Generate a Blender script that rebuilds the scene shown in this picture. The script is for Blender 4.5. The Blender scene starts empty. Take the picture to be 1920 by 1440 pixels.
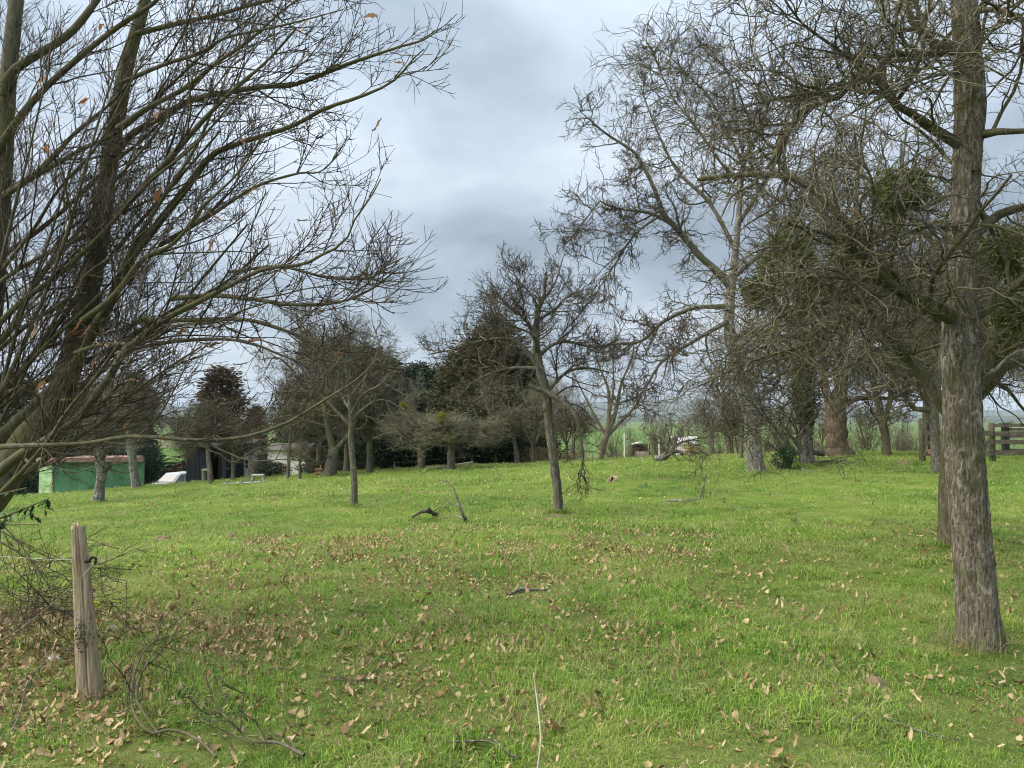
import bpy, math, random
import numpy as np
from mathutils import Vector, Matrix
random.seed(7)
S = bpy.context.scene
COL = S.collection
# ------------------------------------------------------------------ camera
F = 1442.0
PITCH = math.atan(65 / F)
cam = bpy.data.objects.new('camera', bpy.data.cameras.new('camera'))
COL.objects.link(cam)
cam.location = (0, 0, 1.6)
cam.rotation_euler = (math.radians(90) + PITCH, 0, 0)
cam.data.sensor_width = 36
cam.data.lens = 36 * F / 1920
cam.data.clip_start = 0.05
cam.data.clip_end = 20000
S.camera = cam
# ------------------------------------------------------------------ world
W = bpy.data.worlds.new("World"); S.world = W; W.use_nodes = True
nt = W.node_tree; nt.nodes.clear()
def N(nt, t, **k):
    n = nt.nodes.new(t)
    for a, b in k.items():
        if a.startswith('i_'):
            key = a[2:]
            key = int(key) if key.isdigit() else key.replace('_', ' ')
            n.inputs[key].default_value = b
        else: setattr(n, a, b)
    return n
SUN_AZ, SUN_EL = math.radians(-98), math.radians(48)      # azimuth from +Y towards +X
out = N(nt, 'ShaderNodeOutputWorld')
sky = N(nt, 'ShaderNodeTexSky', sky_type='NISHITA', sun_disc=False, sun_elevation=SUN_EL, sun_rotation=SUN_AZ)
bg1 = N(nt, 'ShaderNodeBackground', i_Strength=0.05)
nt.links.new(sky.outputs[0], bg1.inputs[0])
tc = N(nt, 'ShaderNodeTexCoord')
sep = N(nt, 'ShaderNodeSeparateXYZ'); nt.links.new(tc.outputs['Generated'], sep.inputs[0])
def math_(nt, op, a, b=None, c=None, clamp=False):
    n = nt.nodes.new('ShaderNodeMath'); n.operation = op; n.use_clamp = clamp
    for i, v in enumerate((a, b, c)):
        if v is None: continue
        if isinstance(v, (int, float)): n.inputs[i].default_value = v
        else: nt.links.new(v, n.inputs[i])
    return n.outputs[0]
zz = math_(nt, 'ADD', math_(nt, 'MAXIMUM', sep.outputs[2], 0.0), 0.22)
cx = math_(nt, 'DIVIDE', sep.outputs[0], zz); cy = math_(nt, 'DIVIDE', sep.outputs[1], zz)
cmb = N(nt, 'ShaderNodeCombineXYZ'); nt.links.new(cx, cmb.inputs[0]); nt.links.new(cy, cmb.inputs[1]); cmb.inputs[2].default_value = 23.1
def noise(nt, vec, scale, detail=4, rough=.5, dist=0.0):
    n = N(nt, 'ShaderNodeTexNoise', i_Scale=scale, i_Detail=detail, i_Roughness=rough, i_Distortion=dist)
    if vec is not None: nt.links.new(vec, n.inputs['Vector'])
    return n.outputs[0]
def ramp(nt, fac, stops):
    n = nt.nodes.new('ShaderNodeValToRGB'); r = n.color_ramp
    while len(r.elements) < len(stops): r.elements.new(0.5)
    for e, (p, c) in zip(r.elements, stops):
        e.position = p; e.color = (*c, 1) if len(c) == 3 else c
    nt.links.new(fac, n.inputs[0]); return n.outputs[0]
def mix(nt, fac, a, b, blend='MIX'):
    n = nt.nodes.new('ShaderNodeMix'); n.data_type = 'RGBA'; n.blend_type = blend
    for i, v in ((0, fac), (6, a), (7, b)):
        if isinstance(v, (int, float)): n.inputs[i].default_value = v
        elif isinstance(v, tuple): n.inputs[i].default_value = (*v, 1)
        else: nt.links.new(v, n.inputs[i])
    return n.outputs[2]
c1 = noise(nt, cmb.outputs[0], 0.9, 8, .50, .5)
c2 = noise(nt, cmb.outputs[0], 2.6, 6, .6, .3)
cc = math_(nt, 'ADD', math_(nt, 'MULTIPLY', c1, .80), math_(nt, 'MULTIPLY', c2, .20))
clouds = ramp(nt, cc, [(.34, (.048, .059, .071)), (.45, (.074, .089, .105)), (.55, (.107, .123, .141)), (.67, (.158, .172, .187))])
# the veiled sun brightens the overcast round it, and an overcast sky is brighter overhead
sd = (math.sin(SUN_AZ) * math.cos(SUN_EL), math.cos(SUN_AZ) * math.cos(SUN_EL), math.sin(SUN_EL))
vm = N(nt, 'ShaderNodeVectorMath', operation='DOT_PRODUCT'); nt.links.new(tc.outputs['Generated'], vm.inputs[0]); vm.inputs[1].default_value = sd
glow = math_(nt, 'POWER', math_(nt, 'MAXIMUM', vm.outputs['Value'], 0.0), 3.0)
lum = math_(nt, 'ADD', math_(nt, 'MULTIPLY', glow, .42), math_(nt, 'ADD', math_(nt, 'MULTIPLY', math_(nt, 'MAXIMUM', sep.outputs[2], 0.0), 1.9), .78))
lum = math_(nt, 'ADD', lum, math_(nt, 'MULTIPLY', math_(nt, 'EXPONENT', math_(nt, 'MULTIPLY', math_(nt, 'MAXIMUM', sep.outputs[2], 0.0), -11.0)), .55))   # thinner cloud towards the horizon
bg2 = N(nt, 'ShaderNodeBackground')
nt.links.new(clouds, bg2.inputs[0]); nt.links.new(lum, bg2.inputs[1])
mx = N(nt, 'ShaderNodeMixShader', i_0=.93)
nt.links.new(bg1.outputs[0], mx.inputs[1]); nt.links.new(bg2.outputs[0], mx.inputs[2]); nt.links.new(mx.outputs[0], out.inputs[0])
# ------------------------------------------------------------------ sun behind the overcast
sl = bpy.data.lights.new('sun', 'SUN'); sl.energy = 1.5; sl.angle = math.radians(75); sl.color = (1, .91, .78)
so = bpy.data.objects.new('sun', sl); COL.objects.link(so)
so.rotation_euler = Vector(sd).to_track_quat('Z', 'Y').to_euler()
S.view_settings.view_transform = 'Standard'; S.view_settings.look = 'None'
S.view_settings.exposure = 2.15; S.view_settings.gamma = 1; S.view_settings.use_curve_mapping = False
S.cycles.pixel_filter_type = 'BLACKMAN_HARRIS'; S.cycles.filter_width = 1.05; S.cycles.max_bounces = 5; S.cycles.diffuse_bounces = 3; S.cycles.volume_bounces = 0

# ------------------------------------------------------------------ helpers
cp, sp = math.cos(PITCH), math.sin(PITCH)
def ray(px, py):
    u = (px - 960) / F; v = (720 - py) / F
    return np.array([u, cp - v * sp, sp + v * cp])
def P(px, py, d):
    r = ray(px, py); return np.array([0, 0, 1.6]) + r * (d / r[1])
def softplus(x, w): 
    x = np.asarray(x, float) / w
    return w * (np.maximum(x, 0) + np.log1p(np.exp(-np.abs(x))))
def sstep(a, b, x):
    t = np.clip((x - a) / (b - a), 0, 1); return t * t * (3 - 2 * t)
_rs = np.random.RandomState(3); _perm = _rs.permutation(4096); _val = _rs.rand(4096)
def vnoise(x, y, z=0.0):
    x, y, z = np.broadcast_arrays(np.asarray(x, float), np.asarray(y, float), np.asarray(z, float))
    xi, yi, zi = np.floor(x).astype(int), np.floor(y).astype(int), np.floor(z).astype(int)
    xf, yf, zf = x - xi, y - yi, z - zi
    xf, yf, zf = [t * t * (3 - 2 * t) for t in (xf, yf, zf)]
    r = 0
    for i in (0, 1):
        for j in (0, 1):
            for k in (0, 1):
                h = _val[_perm[(_perm[(_perm[(xi + i) & 4095] + yi + j) & 4095] + zi + k) & 4095]]
                r = r + h * (xf if i else 1 - xf) * (yf if j else 1 - yf) * (zf if k else 1 - zf)
    return r * 2 - 1
def fbm(x, y, z=0.0, o=4):
    r = 0; a = 1; 
    for i in range(o):
        r = r + a * vnoise(x * 2 ** i + 17 * i, y * 2 ** i - 9 * i, z * 2 ** i + 5 * i); a *= .5
    return r
def ground(x, y):
    x = np.asarray(x, float); y = np.asarray(y, float)
    yc = np.minimum(y, 75.0)
    t = np.clip(x / np.maximum(y, 5.0), -.9, .9)
    k = 0.011 * np.log1p(np.exp((0.018 - 0.093 * t) / 0.011))
    z = -k * (softplus(yc - 8, 1.5))
    y0 = 44 - 7 * sstep(-8, 2, x)
    z = z - 11.0 * (1 - np.exp(-softplus(y - y0, .8) / 130)) + 1.6 * fbm(x / 160, y / 160) * sstep(150, 420, y)
    near = 1 - sstep(20, 60, y)
    z = z + (.022 * fbm(x * .9, y * .9, 1) + .04 * vnoise(x * .33 + 5, y * .33)) * (.3 + .7 * near)
    z = z + .10 * np.exp(-(((x + 4.2) / 1.2) ** 2 + ((y - 5.6) / 1.1) ** 2))
    return z
def hit(px, py, dmax=140):
    r = ray(px, py); ds = np.concatenate([np.arange(1.5, 20, .02), np.arange(20, dmax, .1)])
    s = ds / r[1]; x = r[0] * s; z = 1.6 + r[2] * s
    b = np.nonzero(z < ground(x, ds))[0]
    d = ds[b[0]] if len(b) else dmax
    x = r[0] * d / r[1]
    return np.array([x, d, float(ground(x, d))])
def G(x, y, dz=0.0): return np.array([x, y, float(ground(x, y)) + dz])

def props(o, label=None, cat=None, group=None, kind=None):
    if label: o['label'] = label
    if cat: o['category'] = cat
    if group: o['group'] = group
    if kind: o['kind'] = kind
    return o
def empty(name, loc, label=None, cat=None, group=None, rz=0):
    o = bpy.data.objects.new(name, None); COL.objects.link(o); o.location = [float(v) for v in loc]
    o.rotation_euler.z = rz; o.empty_display_size = .2
    return props(o, label, cat, group)
def mesh_data(name, V, faces, mat=None, smooth=True):
    """faces: list of int arrays (n,k)"""
    V = np.ascontiguousarray(V, dtype=np.float32).reshape(-1, 3)
    me = bpy.data.meshes.new(name); me.vertices.add(len(V)); me.vertices.foreach_set('co', V.ravel())
    faces = [np.asarray(f, dtype=np.int32) for f in faces if len(f)]
    nl = sum(f.size for f in faces); nf = sum(len(f) for f in faces)
    me.loops.add(nl); me.polygons.add(nf)
    me.loops.foreach_set('vertex_index', np.concatenate([f.ravel() for f in faces]))
    starts = []; p = 0
    for f in faces:
        starts.append(p + np.arange(len(f)) * f.shape[1]); p += f.size
    me.polygons.foreach_set('loop_start', np.concatenate(starts).astype(np.int32))
    me.polygons.foreach_set('use_smooth', np.full(nf, bool(smooth)))
    me.update(calc_edges=True)
    if mat: me.materials.append(mat)
    return me
def link(name, me, parent=None, loc=None, rz=None):
    o = bpy.data.objects.new(name, me); COL.objects.link(o)
    if parent is not None: o.parent = parent
    if loc is not None: o.location = [float(v) for v in loc]
    if rz is not None: o.rotation_euler.z = rz
    return o
def mk(name, V, faces, mat, parent=None, smooth=True, org=None):
    V = np.asarray(V, float).reshape(-1, 3)
    if org is not None: V = V - np.asarray(org)
    return link(name, mesh_data(name, V, faces, mat, smooth), parent)
def join(parts):
    Vs, Fs, n = [], {}, 0
    for V, fl in parts:
        Vs.append(V)
        for f in fl:
            f = np.asarray(f)
            if len(f): Fs.setdefault(f.shape[1], []).append(f + n)
        n += len(V)
    return np.concatenate(Vs), [np.concatenate(v) for v in Fs.values()]
def nrm(v): return v / (np.linalg.norm(v, axis=-1, keepdims=True) + 1e-9)
def tubes(Pp, R, s):
    Pp = np.asarray(Pp, float); R = np.asarray(R, float)
    if Pp.ndim == 2: Pp = Pp[None]; R = R[None]
    n, m, _ = Pp.shape
    T = nrm(np.gradient(Pp, axis=1)); mt = nrm(T.mean(1))
    ref = np.where((np.abs(mt[:, 2:3]) < .75), np.array([[0, 0, 1.]]), np.array([[1., 0, 0]]))[:, None, :]
    U = nrm(np.cross(T, np.broadcast_to(ref, T.shape))); Vv = np.cross(T, U)
    a = np.arange(s) * 2 * math.pi / s
    V = Pp[:, :, None] + R[:, :, None, None] * (U[:, :, None] * np.cos(a)[None, None, :, None] + Vv[:, :, None] * np.sin(a)[None, None, :, None])
    base = (np.arange(n) * m * s)[:, None, None] + (np.arange(m - 1) * s)[None, :, None]
    j = np.arange(s)[None, None]; j2 = (np.arange(s) + 1) % s
    A = base + j; B = base + j2[None, None]
    Fq = np.stack([A, B, B + s, A + s], -1).reshape(-1, 4)
    return V.reshape(-1, 3), [Fq]
def spline(pts, n):
    p = np.asarray(pts, float)
    d = np.r_[0, np.cumsum(np.linalg.norm(np.diff(p[:, :3], axis=0), axis=1))]
    q = np.vstack([2 * p[0] - p[1], p, 2 * p[-1] - p[-2]])
    ts = np.linspace(0, d[-1], n); res = []
    for t in ts:
        i = min(max(np.searchsorted(d, t, 'right') - 1, 0), len(p) - 2)
        u = (t - d[i]) / max(d[i + 1] - d[i], 1e-9)
        a, b, c, e = q[i], q[i + 1], q[i + 2], q[i + 3]
        res.append(.5 * ((2 * b) + (-a + c) * u + (2 * a - 5 * b + 4 * c - e) * u * u + (-a + 3 * b - 3 * c + e) * u ** 3))
    return np.array(res)
def grow(rs, Pp, Rp, M, L, seg, ang, wig, up, tr=(.15, 1), rr=.6, rmin=.003, taper=.35, bias=None, thick=.02, tipk=.55):
    n, m, _ = Pp.shape
    ln = np.linalg.norm(np.diff(Pp, axis=1), axis=2).sum(1)
    idx = rs.choice(n, M, p=ln / ln.sum())
    t = rs.uniform(tr[0], tr[1], M); f = np.clip(t * (m - 1), 0, m - 1.001); i = f.astype(int); u = (f - i)[:, None]
    a = Pp[idx, i]; b = Pp[idx, i + 1]; pos = a * (1 - u) + b * u; T = nrm(b - a)
    r = Rp[idx, i] * (1 - u[:, 0]) + Rp[idx, i + 1] * u[:, 0]
    v = rs.randn(M, 3); v = nrm(v - (v * T).sum(1, keepdims=True) * T)
    an = rs.normal(ang, ang * .25, M)[:, None]
    D = np.cos(an) * T + np.sin(an) * v
    if bias is not None: D = D + np.asarray(bias)
    D = nrm(D)
    Ln = rs.uniform(L[0], L[1], M) * (1.2 - tipk * t)
    pts = [pos]; 
    for k in range(seg):
        D = nrm(D + wig * rs.randn(M, 3) + np.array([0, 0, up]))
        pos = pos + D * (Ln / seg)[:, None]; pts.append(pos)
    pts = np.stack(pts, 1)
    r0 = np.maximum(np.minimum(r * rr, Ln * thick), rmin)
    R = r0[:, None] * np.linspace(1, taper, seg + 1)[None]
    return pts, np.maximum(R, rmin * .6)
def resamp(limbs, m=12):
    Ps, Rs = [], []
    for l in limbs:
        s = spline(l, m); Ps.append(s[:, :3]); Rs.append(np.maximum(s[:, 3], .002))
    return np.array(Ps), np.array(Rs)
def leafcloud(rs, C, size, aspect=.5, nrmdir=None, fold=.25):
    """folded leaf-sized faces at C"""
    n = len(C); sz = np.asarray(size) if np.ndim(size) else np.full(n, size) * rs.uniform(.6, 1.3, n)
    d = nrm(rs.randn(n, 3)) if nrmdir is None else nrm(nrmdir + .6 * rs.randn(n, 3))
    u = nrm(np.cross(d, rs.randn(n, 3))); w = np.cross(d, u)
    L = sz[:, None]
    a = C; b = C + d * L * .5 + u * L * aspect * .5 + w * L * fold * .3; c = C + d * L; e = C + d * L * .5 - u * L * aspect * .5 + w * L * fold * .3
    V = np.stack([a, b, c, e], 1).reshape(-1, 3); k = (np.arange(n) * 4)[:, None]
    return V, [np.concatenate([k + [0, 1, 2], k + [0, 2, 3]])]
def box(c, s, rz=0, jitter=0.0, rs=None, bev=0.0):
    c = np.asarray(c, float); s = np.asarray(s, float) / 2
    if bev <= 0:
        v = np.array([[x, y, z] for x in (-1, 1) for y in (-1, 1) for z in (-1, 1)], float) * s
        f = np.array([[0, 1, 3, 2], [4, 6, 7, 5], [0, 4, 5, 1], [2, 3, 7, 6], [0, 2, 6, 4], [1, 5, 7, 3]])
    else:
        b = bev; x, y, z = s
        ring = [(-x + b, -y), (x - b, -y), (x, -y + b), (x, y - b), (x - b, y), (-x + b, y), (-x, y - b), (-x, -y + b)]
        v = []
        for zz_, ins in ((-z, b * .7), (-z + b, 0), (z - b, 0), (z, b * .7)):
            for (p, q) in ring: v.append((p * (1 - ins / x), q * (1 - ins / y), zz_))
        v = np.array(v); f = []
        for k in range(3):
            for j in range(8): f.append([k * 8 + j, k * 8 + (j + 1) % 8, k * 8 + 8 + (j + 1) % 8, k * 8 + 8 + j])
        f = np.array(f); caps = np.array([[7, 6, 5, 4, 3, 2, 1, 0], [24, 25, 26, 27, 28, 29, 30, 31]])
        if rs is not None and jitter: v = v + rs.randn(*v.shape) * jitter
        ca, sa = math.cos(rz), math.sin(rz)
        v = np.stack([v[:, 0] * ca - v[:, 1] * sa, v[:, 0] * sa + v[:, 1] * ca, v[:, 2]], 1) + c
        return v, [f, caps]
    if rs is not None and jitter: v = v + rs.randn(8, 3) * jitter
    ca, sa = math.cos(rz), math.sin(rz)
    v = np.stack([v[:, 0] * ca - v[:, 1] * sa, v[:, 0] * sa + v[:, 1] * ca, v[:, 2]], 1) + c
    return v, [f]
def beam(a, b, w, h, rs=None):
    """rectangular timber from a to b"""
    a = np.asarray(a, float); b = np.asarray(b, float); T = nrm(b - a)
    ref = np.array([0, 0, 1.]) if abs(T[2]) < .8 else np.array([0, 1., 0])
    U = nrm(np.cross(T, ref)); V_ = np.cross(U, T); v = []
    for p in (a, b):
        for (i, j) in ((-1, -1), (1, -1), (1, 1), (-1, 1)): v.append(p + U * i * w / 2 + V_ * j * h / 2)
    f = np.array([[0, 1, 5, 4], [1, 2, 6, 5], [2, 3, 7, 6], [3, 0, 4, 7], [3, 2, 1, 0], [4, 5, 6, 7]])
    return np.array(v), [f]

# ------------------------------------------------------------------ materials
def newmat(name):
    m = bpy.data.materials.new(name); m.use_nodes = True; t = m.node_tree; t.nodes.clear()
    o = N(t, 'ShaderNodeOutputMaterial'); b = N(t, 'ShaderNodeBsdfPrincipled'); t.links.new(b.outputs[0], o.inputs[0])
    return m, t, b, o
def bump(t, b, h, strength=.5, dist=.02):
    n = N(t, 'ShaderNodeBump', i_Strength=strength, i_Distance=dist); t.links.new(h, n.inputs['Height']); t.links.new(n.outputs[0], b.inputs['Normal'])
def coords(t, scale=(1, 1, 1), kind='Object'):
    c = N(t, 'ShaderNodeTexCoord'); m = N(t, 'ShaderNodeMapping'); m.inputs['Scale'].default_value = scale
    t.links.new(c.outputs[kind], m.inputs[0]); return m.outputs[0]
def bark(name, dark, light, lichen=(.42, .43, .38), lich=.55, moss=(.08, .088, .03), mossamt=.5, sc=1.0, bs=.7):
    m, t, b, o = newmat(name)
    v = coords(t, (9 * sc, 9 * sc, 2.2 * sc)); v2 = coords(t, (1, 1, 1))
    n1 = noise(t, v, 3.5, 8, .65, .6); n2 = noise(t, v2, 28 * sc, 5, .6); n3 = noise(t, v2, 2.1 * sc, 4, .6)
    base = ramp(t, n1, [(.33, dark), (.62, light)])
    v3 = coords(t, (1, 1, .45)); n4 = noise(t, v3, 11 * sc, 6, .7, 1.0)
    lm = ramp(t, n4, [(lich, (0, 0, 0)), (lich + .09, (1, 1, 1))])
    c = mix(t, math_(t, 'MULTIPLY', lm, .75), base, lichen)
    fine = ramp(t, n2, [(.62, (0, 0, 0)), (.72, (1, 1, 1))])
    c = mix(t, math_(t, 'MULTIPLY', fine, .45), c, tuple(min(.6, x * 1.25) for x in lichen))
    mm = ramp(t, n3, [(.62 - mossamt * .3, (0, 0, 0)), (.72 - mossamt * .2, (1, 1, 1))])
    c = mix(t, math_(t, 'MULTIPLY', mm, .75), c, moss)
    t.links.new(c, b.inputs['Base Color']); b.inputs['Roughness'].default_value = .9; b.inputs['Specular IOR Level'].default_value = .2
    bump(t, b, math_(t, 'ADD', n1, math_(t, 'MULTIPLY', n2, .35)), bs, .03)
    return m
def simple(name, col, rough=.85, var=.25, scale=8, bumpS=.2, spec=.3, metal=0, sc3=(1, 1, 1)):
    m, t, b, o = newmat(name); v = coords(t, sc3); n = noise(t, v, scale, 6, .6)
    lo = tuple(x * (1 - var) for x in col); hi = tuple(min(1, x * (1 + var)) for x in col)
    t.links.new(ramp(t, n, [(.3, lo), (.7, hi)]), b.inputs['Base Color'])
    b.inputs['Roughness'].default_value = rough; b.inputs['Specular IOR Level'].default_value = spec; b.inputs['Metallic'].default_value = metal
    if bumpS: bump(t, b, n, bumpS, .01)
    return m
def leafmat(name, cols, trans=.25, pos_scale=0.0, rough=.6):
    m, t, b, o = newmat(name)
    g = N(t, 'ShaderNodeNewGeometry'); oi = N(t, 'ShaderNodeObjectInfo')
    f = math_(t, 'FRACT', math_(t, 'ADD', g.outputs['Random Per Island'], oi.outputs['Random']))
    st = [(i / max(1, len(cols) - 1), c) for i, c in enumerate(cols)]
    c = ramp(t, f, st)
    b.inputs['Roughness'].default_value = rough; b.inputs['Specular IOR Level'].default_value = .25
    t.links.new(c, b.inputs['Base Color'])
    if trans:
        tr = N(t, 'ShaderNodeBsdfTranslucent'); t.links.new(c, tr.inputs[0]); mxs = N(t, 'ShaderNodeMixShader', i_0=trans)
        t.links.new(b.outputs[0], mxs.inputs[1]); t.links.new(tr.outputs[0], mxs.inputs[2]); t.links.new(mxs.outputs[0], o.inputs[0])
    return m
M = {}
M['bark_grey'] = bark('bark_grey', (.050, .045, .036), (.17, .155, .125), lichen=(.34, .34, .29), lich=.56, mossamt=.42)
M['bark_near'] = bark('bark_near', (.05, .040, .029), (.27, .235, .175), lichen=(.46, .44, .38), lich=.53, mossamt=.36, sc=1.9, bs=1.0)
M['bark_lichen'] = bark('bark_lichen', (.06, .055, .045), (.21, .20, .165), lichen=(.44, .44, .39), lich=.52, mossamt=.12)
M['bark_moss'] = bark('bark_moss', (.042, .037, .022), (.15, .135, .085), lichen=(.30, .31, .19), lich=.60, moss=(.080, .086, .028), mossamt=.5)
M['bark_smooth'] = bark('bark_smooth', (.06, .054, .038), (.15, .14, .095), lichen=(.27, .28, .20), lich=.62, moss=(.085, .09, .03), mossamt=.6, sc=.7, bs=.3)
M['bark_oak'] = bark('bark_oak', (.05, .038, .028), (.17, .125, .09), lichen=(.25, .24, .19), lich=.66, mossamt=.25, sc=.5, bs=1.0)
def twigmat(name, a, b_, c_):
    m, t, b, o = newmat(name); v = coords(t); n = noise(t, v, 3.0, 5, .6)
    g = N(t, 'ShaderNodeNewGeometry')
    f = math_(t, 'ADD', math_(t, 'MULTIPLY', n, .6), math_(t, 'MULTIPLY', g.outputs['Random Per Island'], .4))
    t.links.new(ramp(t, f, [(.3, a), (.5, b_), (.72, c_)]), b.inputs['Base Color']); b.inputs['Roughness'].default_value = .85
    b.inputs['Specular IOR Level'].default_value = .2
    return m
M['twig_dark'] = twigmat('twig_dark', (.030, .024, .019), (.065, .050, .037), (.13, .11, .07))
M['twig_apple'] = twigmat('twig_apple', (.030, .025, .020), (.085, .074, .050), (.25, .23, .15))
M['twig_pale'] = twigmat('twig_pale', (.065, .058, .040), (.155, .145, .098), (.27, .26, .175))
M['twig_red'] = twigmat('twig_red', (.05, .036, .028), (.12, .09, .066), (.20, .165, .12))
M['litter'] = leafmat('litter', [(.13, .080, .035), (.29, .195, .09), (.46, .345, .18), (.54, .43, .26), (.36, .255, .13), (.50, .40, .23), (.18, .12, .06), (.42, .32, .18)], trans=.12, rough=.75)
M['dead_leaf'] = leafmat('dead_leaf', [(.28, .12, .05), (.42, .22, .11), (.5, .32, .20), (.33, .15, .07)], trans=.3, rough=.7)
M['holly'] = leafmat('holly', [(.012, .045, .018), (.02, .07, .025), (.035, .09, .03)], trans=.05, rough=.3)
M['ivy'] = leafmat('ivy', [(.012, .040, .012), (.022, .065, .016), (.045, .09, .025)], trans=.1, rough=.4)
M['conifer'] = leafmat('conifer', [(.025, .050, .022), (.045, .075, .032), (.07, .095, .04)], trans=.08)
M['conifer_dark'] = leafmat('conifer_dark', [(.016, .036, .018), (.028, .055, .026), (.045, .07, .032)], trans=.05)
M['conifer_rust'] = leafmat('conifer_rust', [(.045, .055, .024), (.10, .06, .03), (.13, .075, .04), (.05, .06, .03)], trans=.08)
M['cypress'] = leafmat('cypress', [(.055, .068, .028), (.09, .092, .04), (.12, .105, .052)], trans=.08)
M['laurel'] = leafmat('laurel', [(.008, .024, .010), (.014, .038, .015), (.03, .06, .025)], trans=.05, rough=.35)
M['mistletoe'] = leafmat('mistletoe', [(.16, .17, .030), (.27, .25, .045), (.34, .30, .06)], trans=.2)
M['mistletoe_near'] = leafmat('mistletoe_near', [(.055, .075, .020), (.09, .115, .030), (.16, .175, .055)], trans=.2)
M['gorse'] = leafmat('gorse', [(.45, .28, .02), (.3, .2, .02), (.08, .10, .03)], trans=.1)
M['bramble'] = leafmat('bramble', [(.03, .045, .02), (.06, .065, .03), (.10, .085, .05)], trans=.1)
M['daff'] = leafmat('daff', [(.06, .14, .05), (.11, .21, .09)], trans=.15)

# grass
def grassmat():
    m, t, b, o = newmat('grass_blades'); g = N(t, 'ShaderNodeNewGeometry'); oi = N(t, 'ShaderNodeObjectInfo')
    p = g.outputs['Position']
    n1 = noise(t, p, .35, 3, .6); n2 = noise(t, p, 2.2, 4, .6); 
    n3 = noise(t, p, 7.5, 3, .6); dn = noise(t, p, 1.1, 5, .65)
    f = math_(t, 'ADD', math_(t, 'ADD', math_(t, 'MULTIPLY', n1, .42), math_(t, 'ADD', math_(t, 'MULTIPLY', n2, .32), math_(t, 'MULTIPLY', n3, .22))), math_(t, 'MULTIPLY', g.outputs['Random Per Island'], .26))
    c = ramp(t, f, [(.43, (.050, .130, .026)), (.52, (.145, .280, .040)), (.62, (.27, .41, .064)), (.77, (.42, .48, .14))])
    dry = ramp(t, math_(t, 'ADD', math_(t, 'FRACT', math_(t, 'MULTIPLY', g.outputs['Random Per Island'], 7.31)), math_(t, 'MULTIPLY', math_(t, 'SUBTRACT', dn, .5), 2.2)), [(.84, (0, 0, 0)), (.87, (1, 1, 1))])
    c = mix(t, math_(t, 'MULTIPLY', dry, .8), c, (.40, .34, .19))
    t.links.new(c, b.inputs['Base Color']); b.inputs['Roughness'].default_value = .55; b.inputs['Specular IOR Level'].default_value = .3
    tr = N(t, 'ShaderNodeBsdfTranslucent'); t.links.new(c, tr.inputs[0]); mxs = N(t, 'ShaderNodeMixShader', i_0=.36)
    t.links.new(b.outputs[0], mxs.inputs[1]); t.links.new(tr.outputs[0], mxs.inputs[2]); t.links.new(mxs.outputs[0], o.inputs[0])
    return m
M['grass'] = grassmat()
def drygrass():
    return leafmat('dry_grass', [(.30, .26, .13), (.42, .37, .22), (.22, .26, .08), (.15, .22, .05)], trans=.3)
M['drygrass'] = drygrass()
def groundmat():
    m, t, b, o = newmat('meadow_ground'); g = N(t, 'ShaderNodeNewGeometry'); p = g.outputs['Position']
    sepn = N(t, 'ShaderNodeSeparateXYZ'); t.links.new(p, sepn.inputs[0])
    n1 = noise(t, p, .35, 3, .6); n2 = noise(t, p, 2.2, 5, .65); n3 = noise(t, p, 22, 5, .7)
    f = math_(t, 'ADD', math_(t, 'MULTIPLY', n1, .45), math_(t, 'ADD', math_(t, 'MULTIPLY', n2, .3), math_(t, 'MULTIPLY', n3, .25)))
    green = ramp(t, f, [(.38, (.06, .115, .020)), (.52, (.13, .20, .032)), (.66, (.20, .26, .05))])
    n5 = noise(t, p, 90, 3, .7); soil = ramp(t, math_(t, 'ADD', math_(t, 'MULTIPLY', n3, .5), math_(t, 'MULTIPLY', n5, .5)), [(.36, (.020, .018, .010)), (.5, (.075, .070, .030)), (.64, (.19, .15, .085))])
    near = math_(t, 'SUBTRACT', 1.0, math_(t, 'DIVIDE', math_(t, 'SUBTRACT', sepn.outputs[1], 6.0), 14.0), clamp=True)
    nm = N(t, 'ShaderNodeMath', operation='MULTIPLY'); t.links.new(near, nm.inputs[0]); nm.inputs[1].default_value = .5
    c = mix(t, nm.outputs[0], green, soil)
    # valley farmland: irregular fields of pasture, winter wheat and stubble
    vo = N(t, 'ShaderNodeTexVoronoi', i_Scale=.0042, i_Randomness=.8); mp = N(t, 'ShaderNodeMapping'); mp.inputs['Scale'].default_value = (1, .55, 0)
    t.links.new(p, mp.inputs[0]); t.links.new(mp.outputs[0], vo.inputs['Vector'])
    vs = N(t, 'ShaderNodeSeparateColor'); t.links.new(vo.outputs['Color'], vs.inputs[0])
    fld = ramp(t, vs.outputs[0], [(0, (.06, .125, .028)), (.45, (.08, .15, .032)), (.50, (.12, .125, .05)), (.72, (.16, .13, .08)), (.78, (.07, .13, .035))])
    fld = mix(t, .25, fld, green)
    fm = math_(t, 'DIVIDE', math_(t, 'SUBTRACT', sepn.outputs[1], 60.0), 40.0, clamp=True)
    c = mix(t, fm, c, fld)
    t.links.new(c, b.inputs['Base Color']); b.inputs['Roughness'].default_value = .95; b.inputs['Specular IOR Level'].default_value = .1
    bump(t, b, n3, .6, .03)
    return m
M['ground'] = groundmat()
M['hill'] = simple('wooded_hill', (.055, .075, .045), .95, .35, .004, 0, .05)

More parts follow.
